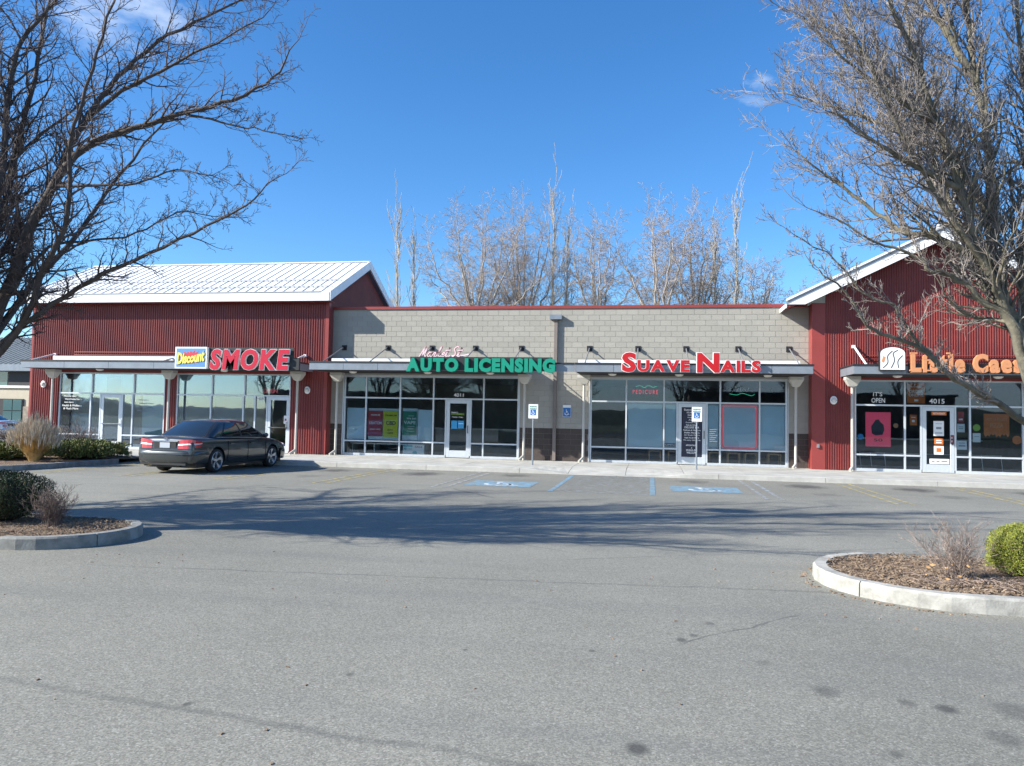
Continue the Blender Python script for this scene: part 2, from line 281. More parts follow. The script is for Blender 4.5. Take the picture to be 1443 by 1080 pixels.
# ================================================================= GROUND
lot=MB().add([(-400,-400,0),(400,-400,0),(400,400,0),(-400,400,0)],[(0,1,2,3)]).build('parking_lot','asphalt',kind='structure')
def zwalk(x,y):
    if y>-3.2: return .15
    t=min(1,(-3.2-y)/1.5); r=1 if -2.45<x<.02 else max(0,1-(-2.45-x)/1.3) if x<=-2.45 else max(0,1-(x-.02)/1.3)
    return .15-.135*t*r
walk=MB().box(-34,30,-4.52,-.02,-.2,.006).build('sidewalk','concrete',kind='structure')
xs=[-34+1.75*i for i in range(36)]
rnd=random.Random(5)
for i,x in enumerate(xs[:-1]):
    for (ya,yb) in ((-.02,-1.75),(-1.75,-3.2),(-3.2,-4.52)):
        if x>14 or x<-27: 
            if ya!=-.02: continue
            ya,yb=-.02,-4.52
        g=.007; b=MB(); n=6; x0,x1=x+g,x+1.75-g; y0,y1=ya-g,yb+g; dz=rnd.uniform(-.003,.003) if ya>-3 else 0
        P=[]
        for a in range(n+1):
            X=x0+(x1-x0)*a/n
            for Y in(y0,y1): P+= [(X,Y,.008),(X,Y,max(.012,zwalk(X,Y)+dz))]
        F=[]
        for a in range(n):
            o=a*4; F+=[(o+1,o+3,o+7,o+5),(o,o+1,o+5,o+4),(o+2,o+6,o+7,o+3)]
        F+=[(0,2,3,1),(n*4,n*4+1,n*4+3,n*4+2)]
        b.add(P,F).build('slab','concrete',walk)
for i in range(21):                         # front kerb in 3 m lengths, dropped at the ramp
    x0=-34+3*i; b=MB(); P=[];F=[];n=8
    for a in range(n+1):
        X=x0+.006+(2.988)*a/n; z=zwalk(X,-4.7); P+=[(X,-4.53,-.05),(X,-4.53,z),(X,-4.66,z-.002),(X,-4.685,z-.015 if z>.05 else z-.004),(X,-4.70,-.05)]
    for a in range(n):
        for k in range(4): F.append((a*5+k,a*5+k+1,a*5+5+k+1,a*5+5+k))
    F+=[(0,1,2,3,4),(n*5+4,n*5+3,n*5+2,n*5+1,n*5)]; b.add(P,F).build('kerb_segment','concrete',walk)
# painted markings
def quad(x0,x1,y0,y1,z,nm,m): return MB().add([(x0,y0,z),(x1,y0,z),(x1,y1,z),(x0,y1,z)],[(0,1,2,3)]).build(nm,m,lot)
for x,c in((-18.6,'yline'),(-15.9,'yline'),(-13.35,'yline'),(-10.7,'yline'),(-8.0,'yline'),(-5.0,'wline'),(2.72,'bline'),(5.4,'yline'),(8.3,'yline'),(11.1,'yline')):
    if c=='bline': c='hatch'
    for d in(-.16,.16): quad(x+d-.045,x+d+.045,-10.5,-4.85,.004,'stall_line',c)
for x in(-2.3,.06): quad(x-.06,x+.06,-10.5,-4.85,.004,'stall_line','bline')
for i in range(17): quad(-2.2,-.04,-10.45+i*.34,-10.34+i*.34,.0038,'hatching_bar','hatch')
def isa(mb,cx,cz,s,y,d,T=None):             # wheelchair symbol in strokes
    w=.09*s
    def A(p): return [(cx+a*s,cz+b*s) for a,b in p]
    ribbon(A(arc(-.05,-.16,.24,75,-205+0,22)),w,y,d,mb)
    ribbon(A([(-.08,.25),(-.05,.02),(-.04,-.06)]),w*1.3,y,d,mb); ribbon(A([(-.04,-.0),(.16,-.0),(.28,-.30),(.38,-.27)]),w,y-d*.4,d*.6,mb)
    ribbon(A([(-.06,.14),(.14,.14)]),w*.8,y-d*.3,d*.7,mb); mb.prism([(cx+(-.1+.075*math.cos(a*PI/5))*s,cz+(.36+.075*math.sin(a*PI/5))*s) for a in range(10)],y-d,y)
for cx,cy in((-3.75,-8.85),(1.35,-8.45)):
    quad(cx-.85,cx+.85,cy-.8,cy+.8,.004,'accessible_panel','bline')
    b=MB(); isa(b,0,0,1.25,0,.002); b.v=[(x+cx,z+cy,.0065-y*.5-.001) for x,y,z in b.v]; b.build('accessible_symbol','wsym',lot)
# ================================================================= PLANTER ISLANDS
def inset(pts,d):
    n=len(pts); out=[]
    for i in range(n):
        a,b,c=Vector(pts[i-1]),Vector(pts[i]),Vector(pts[(i+1)%n]); t=((b-a).normalized()+(c-b).normalized()).normalized(); out.append((b.x-t.y*d,b.y+t.x*d))
    return out
def island(outline,label,kerbmat,seg,seed,chips,area,hk=.15):
    n=len(outline); isl=thing('planting_island',label,'planter',(0,0,0)); IN=inset(outline,.14); IN2=inset(outline,.022)
    k0=0
    while k0<n-1:
        k1=min(n-1,k0+seg); b=MB(); P=[];F=[]
        for j in range(k0,k1+1):
            o_,i_,m_=Vector(outline[j]),IN[j],IN2[j]
            if j==k0: nx=Vector(outline[j+1])-o_; e=nx.normalized()*.006
            elif j==k1: nx=Vector(outline[j-1])-o_; e=nx.normalized()*.006
            else: e=Vector((0,0))
            P+=[(o_.x+e.x,o_.y+e.y,-.03),(o_.x*.82+m_[0]*.18+e.x,o_.y*.82+m_[1]*.18+e.y,hk-.022),(m_[0]+e.x,m_[1]+e.y,hk),(i_[0]+e.x,i_[1]+e.y,hk),(i_[0]+e.x,i_[1]+e.y,-.03)]
        m=k1-k0
        for j in range(m):
            for q in range(4): F.append((j*5+q,j*5+q+1,j*5+6+q,j*5+5+q))
        F+=[(0,1,2,3,4),(m*5+4,m*5+3,m*5+2,m*5+1,m*5)]
        b.add(P,F).build('kerb_segment',kerbmat,isl); k0=k1
    # mulch bed with loose chips
    cx=sum(p[0] for p in IN)/n; cy=sum(p[1] for p in IN)/n; b=MB(); rn=random.Random(seed); rings=7; P=[(cx,cy,hk+.02)]
    for r in range(1,rings+1):
        t=r/rings
        for p in IN: P.append((cx+(p[0]-cx)*t,cy+(p[1]-cy)*t,hk-.045+.06*(1-t**3)+rn.uniform(-.008,.008)))
    F=[(0,1+j,1+(j+1)%n) for j in range(n)]
    for r in range(rings-1):
        for j in range(n): F.append((1+r*n+j,1+(r+1)*n+j,1+(r+1)*n+(j+1)%n,1+r*n+(j+1)%n))
    b.add(P,F).build('mulch_bed','mulch',isl,smooth=True)
    def inside(x,y):
        c=False
        for j in range(n):
            (x1,y1),(x2,y2)=IN[j],IN[j-1]
            if (y1>y)!=(y2>y) and x<(x2-x1)*(y-y1)/(y2-y1)+x1: c=not c
        return c
    b=MB(); k=0; x0,x1,y0,y1=area
    while k<chips:
        x,y=rn.uniform(x0,x1),rn.uniform(y0,y1)
        if not inside(x,y): continue
        k+=1; a=rn.uniform(0,PI); l=rn.uniform(.006,.026); w=rn.uniform(.002,.007); tl=rn.uniform(-.5,.5); tb=rn.uniform(-.4,.4); t=max(abs(x-cx)/ (abs(IN[0][0]-cx)+.01),0)
        b.obox((x,y,hk-.005+rn.uniform(-.006,.02)),(math.cos(a)*l,math.sin(a)*l,tl*l),(-math.sin(a)*w,math.cos(a)*w,tb*w),(0,0,.0025))
    b.build('mulch_chips','chip',isl,kind='stuff'); return isl
def stadium(x0,xe,y0,y1,left=True,n=14):      # bar with one round end; outline counter-clockwise
    r=(y1-y0)/2; cy=(y0+y1)/2
    if left: return [(x0+r*(1-math.sin(R(180*i/n)))+0,cy+r*math.cos(R(180*i/n))) for i in range(n+1)]+[(x0+r+1.5*i,y0) for i in range(1,int((xe-x0-r)/1.5)+1)]+[(xe,y0),(xe,y1)]+[(x0+r+1.5*i,y1) for i in range(int((xe-x0-r)/1.5),0,-1)]
    return [(xe-r+r*math.sin(R(180*i/n)),cy-r*math.cos(R(180*i/n))) for i in range(n+1)]+[(xe-r-1.5*i,y1) for i in range(1,int((xe-r-x0)/1.5)+1)]+[(x0,y1),(x0,y0)]+[(xe-r-1.5*i,y0) for i in range(int((xe-r-x0)/1.5),0,-1)]
island(stadium(1.76,13,-20.74,-18.30),'pale kerbed planting island at the right edge with bark mulch and a yellow-green bush','kerb',5,1,8000,(1.8,6.5,-20.7,-18.35))
island(stadium(-18,-6.62,-20.40,-18.42,False),'grey kerbed planting island at the near left with mulch and a clipped dark hedge','kerb_dirty_shaded',5,2,3600,(-10.5,-6.6,-20.3,-18.4))
farout=[(-16.75,-4.72),(-26,-4.72),(-30,-8),(-27,-11.2),(-19,-11.2),(-17.6,-10.9),(-16.95,-10.2),(-16.75,-9.2),(-16.75,-7.7),(-16.75,-6.2)][::-1]
farout=[(-16.75,-4.72),(-20,-4.72),(-23,-4.72),(-26,-4.72),(-29.5,-5.5),(-30,-8),(-29,-10.6),(-27,-11.2),(-23,-11.2),(-19,-11.2),(-17.6,-10.9),(-16.95,-10.2),(-16.75,-9.2),(-16.75,-7.7),(-16.75,-6.2)]
island(farout,'far left planting bed in front of the red shop with low junipers and dry grass','kerb_dirty_shaded',2,3,1800,(-24,-16.9,-11,-4.9))
# ================================================================= BUILDINGS
P_=.1                                         # corrugation pitch
def corrugated(name,a0,a1,d,iv,parent,sgn=-1,axis='x',amp=.026,P_=.1):
    b=MB(); n=int((a1-a0)/P_); prof=[(0,0),(.22,0),(.36,1),(.64,1),(.78,0)]; A=[]
    for i in range(n+1):
        for t,h in prof:
            a=a0+(i+t)*P_
            if a<=a1+1e-6: A.append((a,d+sgn*amp*h))
    for (p,dp),(q,dq) in zip(A,A[1:]):
        for (zp0,zp1),(zq0,zq1) in zip(iv(p+1e-4),iv(q-1e-4)):
            f=(lambda a,dd,z:(a,dd,z)) if axis=='x' else (lambda a,dd,z:(dd,a,z))
            b.add([f(p,dp,zp0),f(q,dq,zq0),f(q,dq,zq1),f(p,dp,zp1)],[(0,1,2,3)])
    return b.build(name,'red',parent)
def storefront(bld,name,y,z0,ztr,zsill,ztop,xs_top,low,door,m_glass='glass',fr='alu',dm=0,doorpos=None):
    # one framed window wall: 'frame' with a pane in every bay, and a door beside it. low = xs of lower mullions; door=(x0,x1)
    w=.055; d=.11; X0,X1=low[0],low[-1]; b=MB()
    def bar(x0,x1,za,zb,dy=0): b.box(x0,x1,y-.02-dy,y-.02+d,za,zb)
    fr_=link(name,None,bld)
    zs=[z0,z0+.09,zsill-w/2,zsill+w/2,ztr-w/2,ztr+w/2,ztop-w,ztop]
    ups=sorted(set(xs_top)|{X0,X1}); lows=sorted(low)
    for x in ups:
        a=x if x==X0 else x-w/2; c=x+w if x==X0 else x if x==X1 else x+w/2
        if x==X1: a=x-w
        bar(a,c,zs[5],zs[6])
    for x in lows:
        a=x if x==X0 else x-w/2; c=x+w if x==X0 else x if x==X1 else x+w/2
        if x==X1: a=x-w
        bar(a,c,zs[1],zs[4])
    bar(X0,X1,zs[6],zs[7],.004); bar(X0,X1,zs[4],zs[5],.004)
    segs=[(X0,door[0]),(door[1],X1)]
    for s0,s1 in segs:
        bar(s0,s1,zs[0],zs[1],.004)
        for p,q in zip(lows,lows[1:]):
            if p>=s0-.01 and q<=s1+.01: bar(p+w/2 if p>X0 else p+w,q-w/2 if q<X1 else q-w,zs[2],zs[3],.003)
    me=b.mesh('frame',fr); fo=link('frame',me,fr_)
    panes=[]
    for p,q in zip(ups,ups[1:]): panes.append((p,q,zs[5],zs[6]))
    for p,q in zip(lows,lows[1:]):
        if abs(p-door[0])<.01: continue
        panes+=[(p,q,zs[3],zs[4]),(p,q,zs[1],zs[2])]
    for p,q,a,c in panes:
        MB().box(p+w/2+.002,q-w/2-.002,y+.028,y+.036,a-.01,c+.01).build('pane',m_glass,fr_)
    # door
    dx0,dx1=door[0]+w/2+.006,door[1]-w/2-.006; dz0,dz1=z0+.012,zs[4]-.008; D=link('door',None,bld); b=MB(); sw=.125
    b.box(dx0,dx0+sw,y-.015,y+.035,dz0,dz1); b.box(dx1-sw,dx1,y-.015,y+.035,dz0,dz1); b.box(dx0+sw,dx1-sw,y-.013,y+.033,dz1-.13,dz1); b.box(dx0+sw,dx1-sw,y-.013,y+.033,dz0,dz0+.27)
    link('door_frame',bevel(b.mesh('door_frame',fr),.006,1),D)
    MB().box(dx0+sw-.005,dx1-sw+.005,y+.006,y+.014,dz0+.26,dz1-.12).build('pane',m_glass,D)
    b=MB(); hx=dx1-sw/2 if doorpos!='L' else dx0+sw/2; s=-1 if doorpos!='L' else 1
    b.tube([(hx,y-.015,z0+1.22),(hx,y-.07,z0+1.22),(hx,y-.07,z0+.95),(hx,y-.015,z0+.95)],.014,6); b.box(dx0+.05,dx1-.05,y-.05,y-.03,z0+.99,z0+1.02) if dm else None
    b.build('handle','black' if not dm else 'chrome',D)
    return fr_,D
def room(bld,x0,x1,y0,y1,z0,z1,wall='inner',floor='ifloor'):
    r=link('interior',None,bld); b=MB(); t=.05
    b.box(x0-t,x0,y0,y1,z0,z1); b.box(x1,x1+t,y0,y1,z0,z1); b.box(x0-t,x1+t,y1,y1+t,z0,z1); b.build('interior_wall',wall,r)
    MB().box(x0,x1,y0,y1-.001,z0-.1,z0-.006).build('floor',floor,r); MB().box(x0,x1,y0,y1-.001,z1-.003,z1+.1).build('ceiling','ceil',r); return r
def canopy(bld,x0,x1,ywall,yf,zb=3.32,h=.30,panels=1.35,rods=(),anchor=4.31,lights=(),posts=(),bar=None,chamfer=0,rodmat='alu',anch='plate'):
    C_=link('canopy',None,bld); b=MB()
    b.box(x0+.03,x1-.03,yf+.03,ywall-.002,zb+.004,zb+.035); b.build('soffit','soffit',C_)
    MB().box(x0+.01,x1-.01,yf+.01,ywall-.003,zb+h-.04,zb+h+.0).build('deck','black',C_)
    n=max(1,round((x1-x0)/panels)); w=(x1-x0)/n
    for i in range(n): MB().box(x0+i*w+.006,x0+(i+1)*w-.006,yf-.012,yf+.012,zb,zb+h-.045).build('fascia_panel','fascia',C_)
    for xx in(x0,x1): MB().box(xx-.012,xx+.012,yf+.014,ywall-.004,zb,zb+h-.045).build('fascia_panel','fascia',C_)
    b=MB(); b.box(x0-.03,x1+.03,yf-.035,yf+.012,zb+h-.042,zb+h+.012); b.box(x0-.03,x0+.005,yf+.013,ywall-.005,zb+h-.042,zb+h+.012); b.box(x1-.005,x1+.03,yf+.013,ywall-.005,zb+h-.042,zb+h+.012); b.build('cap_trim','black',C_)
    for x in rods:
        b=MB(); zt=anchor
        if anch=='plate': b.box(x-.10,x+.10,ywall-.03,ywall-.001,zt-.10,zt+.10); b.box(x-.03,x-.01,ywall-.15,ywall-.03,zt-.06,zt+.06); b.box(x+.01,x+.03,ywall-.15,ywall-.03,zt-.06,zt+.06); b.build('wall_anchor','black',C_)
        else: b.box(x-.05,x+.05,ywall-.1,ywall-.001,zt-.05,zt+.05); b.build('wall_anchor','white',C_)
        MB().tube([(x,ywall-.12,zt),(x,yf+.12,zb+h)],.022 if anch=='plate' else .035,6).build('tie_rod','roofgrey' if anch=='plate' else 'white',C_)
    if bar:
        b=MB(); a0,a1=bar; b.box(a0,a1,ywall-.75,ywall-.60,zb+h+.06,zb+h+.22); b.build('light_bar','white',C_)
        b=MB()
        for i in range(6): xx=a0+.2+(a1-a0-.4)*i/5; b.box(xx-.02,xx+.02,ywall-.7,ywall-.66,zb+h,zb+h+.06)
        b.build('bar_bracket','black',C_)
    for x in lights:
        MB().lathe([(0,-.07),(.08,-.062),(.13,-.035),(.15,0)],(x,(ywall+yf)/2,zb),16).build('soffit_light','lampwhite',C_,smooth=True)
    for x in posts:
        yy=ywall-.42; p=link('canopy_post',None,bld)
        MB().tube([(x,yy,.17),(x,yy,zb-.36)],.047,10).build('pole','post',p,smooth=False)
        b=MB(); o=0
        for z,r,q in((zb-.36,.06,.06),(zb-.33,.12,.10),(zb-.14,.22,.17),(zb-.12,.235,.18),(zb-.01,.235,.18)): b.v+=[(x-r,yy-q,z),(x+r,yy-q,z),(x+r,yy+q,z),(x-r,yy+q,z)]
        for i in range(4):
            for k in range(4): b.f.append((i*4+k,i*4+(k+1)%4,i*4+4+(k+1)%4,i*4+4+k))
        b.f+=[(3,2,1,0),(16,17,18,19)]; b.mi=[0]*len(b.f); b.build('capital','post',p)
        b=MB(); b.tube([(x,yy-.04,.33),(x-.05,yy-.13,.27),(x-.13,yy-.24,.18)],[.045,.045,.05],8); b.build('spout','post',p)
    return C_
ZH=3.27
# ---- left red building (gable ridge parallel to the front)
LB=thing('corrugated_shop','long dark red corrugated metal shop with white standing seam roof at the left','building')
def ivL(x):
    for a,b in((-24.08,-19.18),(-18.74,-13.78)):
        if a<x<b: return [(ZH+.03,6.25)]
    return [(.16,6.25)]
corrugated('corrugated_wall',-25.33,-12.42,-.405,ivL,LB)
MB().box(-12.44,-12.29,-.44,-.25,.152,6.2).build('corner_trim','redtrim',LB); MB().box(-25.4,-25.3,-.44,-.3,.152,6.2).build('corner_trim','redtrim',LB)
YR,ZR,ZE,YE,YB=3.22,8.33,6.37,-.85,7.3
sl=(ZR-ZE)/(YR-YE)
def gz(y): return ZR-.28-abs(y-YR)*sl
for xw,s in((-12.315,1),(-25.31,-1)):
    corrugated('corrugated_wall',-.25,6.9,xw,lambda y:[(.16,gz(y))],LB,sgn=s,axis='y')
corrugated('corrugated_wall',-25.33,-12.42,6.88,lambda x:[(.16,6.2)],LB,sgn=1)
VX0,VX1=-25.5,-12.08; npn=34; pw=(VX1-VX0)/npn; dy,dz=(YR-YE),(ZR-ZE); L=math.hypot(dy,dz); uy,uz=dy/L,dz/L; ny,nz_=-uz,uy
b=MB()
for s in(0,1):
    yy=(lambda y:y) if s==0 else (lambda y:2*YR-y)
    b.add([(VX0+.05,yy(YE),ZE-.14),(VX1-.05,yy(YE),ZE-.14),(VX1-.05,yy(YR),ZR-.14),(VX0+.05,yy(YR),ZR-.14),(VX0+.05,yy(YE),ZE-.02),(VX1-.05,yy(YE),ZE-.02),(VX1-.05,yy(YR),ZR-.02),(VX0+.05,yy(YR),ZR-.02)],[(0,3,2,1),(4,5,6,7),(0,1,5,4),(1,2,6,5),(2,3,7,6),(3,0,4,7)])
b.build('roof_deck','white',LB)
b=MB(); b.add([(0,YE-.03,ZE-.015),(pw-.012,YE-.03,ZE-.015),(pw-.012,YR,ZR),(0,YR,ZR),(0,YE-.03,ZE-.005),(pw-.012,YE-.03,ZE-.005),(pw-.012,YR,ZR+.012),(0,YR,ZR+.012)],[(0,3,2,1),(4,5,6,7),(0,1,5,4),(1,2,6,5),(2,3,7,6),(3,0,4,7)])
pm=b.mesh('roof_panel','roof')
b=MB(); b.obox((0,(YE+YR)/2,(ZE+ZR)/2+.02),(.014,0,0),(0,dy/2-.02,dz/2-.01),(0,ny*.014,nz_*.014)); sm=b.mesh('seam','seam')
for i in range(npn):
    o=link('roof_panel',pm,LB,loc=(VX0+i*pw,0,0))
    if i: link('seam',sm,o,loc=(-.006,0,0))
    bk=link('roof_panel',pm,LB,loc=(VX0+(i+1)*pw-.012,2*YR,0)); bk.rotation_euler=(0,0,PI)
for t in(.13,.34):                              # snow rails above the eave
    y=YE+dy*t; z=ZE+dz*t; b=MB(); b.box(VX0+.25,VX1-.3,y-.02,y+.02,z+.06,z+.10)
    for i in range(npn): b.box(VX0+(i+.5)*pw-.03,VX0+(i+.5)*pw+.03,y-.015,y+.05,z+.0,z+.062)
    b.build('snow_rail','seam',LB)
MB().box(VX0,VX1,YE-.07,YE-.032,ZE-.34,ZE-.02).build('eave_fascia','white',LB); MB().box(VX0,VX1,YE-.02,-.43,ZE-.35,ZE-.33).build('soffit','redtrim',LB)
b=MB(); b.box(VX0+.02,VX1-.4,YE-.09,YE-.0,ZE-.005,ZE+.025); b.build('gutter_lip','seam',LB)
for xa,xb in((VX1-.03,VX1+.03),(VX0-.03,VX0+.03)):
    for s in(1,-1):
        b=MB()
        P=[(YR+s*(YE-.07-YR),ZE-.34),(YR+s*(YE-.07-YR),ZE+.03),(YR,ZR+.06),(YR,ZR-.30)]
        b.prism(P if s>0 else P[::-1],xa,xb,axis='x').build('rake_board','white',LB)
MB().box(VX0,VX1,YR-.12,YR+.12,ZR-.0,ZR+.045).build('ridge_cap','roof',LB)
b=MB()
for s in (1,-1): b.add([(VX1-.05,YR,ZR-.27),(VX1-.05,YR+s*(YE-YR),ZE-.27),(-12.33,YR+s*(YE-YR),ZE-.27),(-12.33,YR,ZR-.27)],[(0,1,2,3)])
b.build('verge_soffit','fascia',LB)
storefront(LB,'storefront_window',-.35,.15,2.38,.70,3.23,[-22.53,-20.62],[-24.05,-22.58,-22.12,-21.12,-20.66,-19.21],(-22.12,-21.12),dm=1)
storefront(LB,'storefront_window',-.35,.15,2.38,.70,3.23,[-17.16,-15.76],[-18.71,-17.20,-15.80,-15.30,-14.79,-13.81],(-14.79,-13.81),dm=1)
b=MB()
for x in(-24.08,-19.19,-18.72,-13.79): b.box(x-.01,x+.01,-.40,-.2,.151,3.30)
b.box(-24.07,-19.2,-.40,-.2,3.24,3.32); b.box(-18.71,-13.8,-.40,-.2,3.24,3.32); b.build('opening_lining','redtrim',LB)
room(LB,-24.9,-19.0,-.2,6.0,.15,3.25); room(LB,-18.85,-12.9,-.2,6.0,.15,3.25,'inner')
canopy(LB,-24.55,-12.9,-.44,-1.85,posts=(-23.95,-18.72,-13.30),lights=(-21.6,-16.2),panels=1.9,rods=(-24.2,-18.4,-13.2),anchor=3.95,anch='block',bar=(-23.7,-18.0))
canL=LB.children[-1]
# ---- middle block building
BB=thing('block_shop','low grey concrete block shop building with dark base course between the red shops','building')
ZP=5.80
def hole(x0,x1,z0,z1): return any(x1>a+.02 and x0<c-.02 and z0<ZH for a,c in((-11.82,-4.81),(-2.25,4.76)))
b=MB()
for x0,x1,z0 in((-12.3,-11.79,.15),(-4.84,-2.22,.15),(4.73,5.42,.15),(-11.79,-4.84,ZH),(-2.22,4.73,ZH)): b.box(x0,x1,-.0,.18,z0,ZP-.002)
b.build('mortar_backing',['mortar'],BB)
b=MB(); 
for x0,x1 in((-12.29,-11.80),(-4.83,-2.23),(4.74,5.41)): MB().box(x0,x1,-.003,.05,.152,1.348).build('dark_mortar_backing','dmortar',BB)

cells=[]
for r in range(29):
    z0=.15+.2*r; z1=min(z0+.2,ZP)
    if z1-z0<.05: continue
    x=-12.3-(.2 if r%2 else 0)
    while x<5.42:
        x0,x1=max(x,-12.3),min(x+.4,5.42); x+=.4
        if z0<ZH-.05:
            for a,c in((-12.3,-11.82),(-4.81,-2.25),(4.76,5.42)):
                p,q=max(x0,a),min(x1,c)
                if q-p>.05: cells.append((p,q,z0,z1))
        elif x1-x0>.05: cells.append((x0,x1,max(z0,ZH),z1) if z0<ZH else (x0,x1,z0,z1))
cells.sort(key=lambda c:(Vector(((c[0]+c[1])/2,0,1.6))-CAM).length*(1 if c[2]>1.3 else 1.02)/(1 if c[1]-c[0]>.3 else .8))
bx={}; stuff={0:MB(),1:MB()}
for i,(x0,x1,z0,z1) in enumerate(cells):
    g=.005; dk=z0<1.34; y=-.008 if not dk else -.010; w,h=x1-x0-2*g,z1-z0-2*g
    if i<300:
        kk=(round(w,3),round(h,3),dk)
        if kk not in bx: bx[kk]=bevel(MB().box(0,w,y,.05,0,h).mesh('block','dblock' if dk else 'block'),.003,1)
        link('block',bx[kk],BB,loc=(x0+g,0,z0+g))
    else: stuff[dk].box(x0+g,x1-g,y,.05,z0+g,z1-g)
stuff[0].build('blocks','block',BB,kind='stuff'); stuff[1].build('dark_blocks','dblock',BB,kind='stuff')
MB().box(-12.28,5.36,-.045,.24,ZP,ZP+.11).build('parapet_cap','redtrim',BB)
MB().box(-12.2,5.4,.2,11,5.2,5.3).build('flat_roof','roofdark',BB)
b=MB(); b.box(-12.2,5.4,10.9,11.1,.1,5.8); b.build('rear_wall','block',BB)
storefront(BB,'storefront_window',.05,.15,2.38,.71,3.23,[-10.87,-9.49,-8.17,-6.21],[-11.77,-10.87,-9.49,-8.17,-7.67,-6.70,-6.21,-4.86],(-7.67,-6.70),m_glass='glassdk')
storefront(BB,'storefront_window',.05,.15,2.38,.71,3.23,[-.89,.46,2.43,3.78],[-2.20,-.89,.46,.93,1.97,2.43,3.78,4.71],(.93,1.97),m_glass='glassdk')
b=MB()
for x0,x1 in((-11.80,-4.83),(-2.23,4.74)): b.box(x0-.01,x0+.02,-.008,.18,.151,3.27); b.box(x1-.02,x1+.01,-.008,.18,.151,3.27); b.box(x0+.02,x1-.02,-.006,.18,3.235,3.27)
b.build('opening_lining','alu',BB)
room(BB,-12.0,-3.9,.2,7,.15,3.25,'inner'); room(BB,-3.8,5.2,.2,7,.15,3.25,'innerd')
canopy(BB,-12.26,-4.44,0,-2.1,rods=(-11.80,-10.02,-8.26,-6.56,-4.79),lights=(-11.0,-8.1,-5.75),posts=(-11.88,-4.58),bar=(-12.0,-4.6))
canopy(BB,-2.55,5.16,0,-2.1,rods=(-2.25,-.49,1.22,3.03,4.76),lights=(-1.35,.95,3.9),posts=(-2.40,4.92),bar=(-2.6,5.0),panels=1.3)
C2=[c for c in BB.children if c.name.startswith('canopy') and 'post' not in c.name][-1]
MB().box(-4.42,-2.58,-2.11,-2.085,3.32,3.575).build('bridging_fascia','fascia',C2); MB().box(-4.40,-2.59,-2.14,-2.08,3.577,3.63).build('bridging_cap','black',C2)
b=MB(); b.box(-3.73,-3.28,-.22,-.02,5.38,5.55); b.build('scupper_head','fascia',BB); MB().box(-3.56,-3.44,-.13,-.02,.17,5.38).build('downspout','dmortar',BB)
# ---- right red building (gable facing the lot)
RB=thing('gabled_corrugated_shop','red corrugated metal shop with white trimmed front gable at the right','building')
GX,GZ,HX=9.42,8.12,4.88; s2=.49
def gr(x): return GZ-.14-abs(x-GX)*s2
def ivR(x): return [(ZH+.03,gr(x))] if 6.77<x<12.09 else [(.16,gr(x))]
corrugated('corrugated_wall',5.86,13.2,-.525,ivR,RB,P_=.078,amp=.022)
MB().box(5.42,5.86,-.56,-.0,.152,5.86).build('corner_trim','redtrim',RB)
MB().box(13.2,13.45,-.56,-.0,.152,5.86).build('corner_trim','redtrim',RB)
corrugated('corrugated_wall',.0,14,5.44,lambda y:[(.16,5.86)],RB,sgn=-1,axis='y'); corrugated('corrugated_wall',.0,14,13.42,lambda y:[(.16,5.86)],RB,sgn=1,axis='y')
E_=HX; YF=-1.22
b=MB()
for s in(-1,1):
    Pq=[(GX,GZ-.10),(GX+s*E_,GZ-.10-E_*s2),(GX+s*E_,GZ+.02-E_*s2),(GX,GZ+.02)]; b.prism(Pq if s<0 else Pq[::-1],YF+.03,14)
b.build('roof_deck','redtrim',RB)
b=MB(); npan=30
pl=math.hypot(E_,E_*s2)
for s in(-1,1):
    for i in range(npan):
        y0=YF+.05+i*.5; bb=MB(); x1=GX+s*(E_+.04); z1=GZ+.03-(E_+.04)*s2
        bb.add([(GX,y0,GZ+.03),(x1,y0,z1),(x1,y0+.488,z1),(GX,y0+.488,GZ+.03),(GX,y0,GZ+.045),(x1,y0,z1+.015),(x1,y0+.488,z1+.015),(GX,y0+.488,GZ+.045)],[(0,3,2,1),(4,5,6,7),(0,1,5,4),(1,2,6,5),(2,3,7,6),(3,0,4,7)])
        bb.build('roof_panel','roof',RB)
for s in(-1,1):
    b=MB(); b2=MB(); b3=MB()
    def band(mb,za,zb,ya,yb,e=E_+.06):
        Pq=[(GX,GZ+za),(GX+s*e,GZ+za-e*s2),(GX+s*e,GZ+zb-e*s2),(GX,GZ+zb)]; mb.prism(Pq if s<0 else Pq[::-1],ya,yb)
    Pq=[(GX,GZ-.27),(GX+s*4.35,5.72),(GX+s*4.90,5.72),(GX,GZ)]; b.prism(Pq if s<0 else Pq[::-1],YF-.03,YF+.03); band(b2,.0,.14,YF,YF+.05); band(b3,.14,.22,YF-.04,YF+.05)
    b.build('rake_board','white',RB); b2.build('rake_flashing','fascia',RB); b3.build('drip_edge','white',RB)
    MB().box(min(GX+s*(E_+.06),GX+s*(E_+.10)),max(GX+s*(E_+.06),GX+s*(E_+.10)),YF,14,5.60,5.735).build('eave_fascia','white',RB)
MB().box(GX-.14,GX+.14,YF-.02,14,GZ+.22,GZ+.27).build('ridge_cap','white',RB)
storefront(RB,'storefront_window',-.47,.15,2.38,.70,3.23,[8.41,10.42],[6.81,8.41,8.92,9.97,10.42,12.05],(8.92,9.97),m_glass='glassdk')
b=MB()
for x in(6.79,12.07): b.box(x-.01,x+.01,-.52,-.3,.151,3.30)
b.box(6.80,12.06,-.52,-.3,3.24,3.32); b.build('opening_lining','redtrim',RB)
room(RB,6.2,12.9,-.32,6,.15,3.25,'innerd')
canopy(RB,6.35,12.6,-.56,-2.33,rods=(6.75,12.2),anchor=4.35,anch='block',posts=(6.62,12.35),lights=(7.9,10.9),panels=1.56)
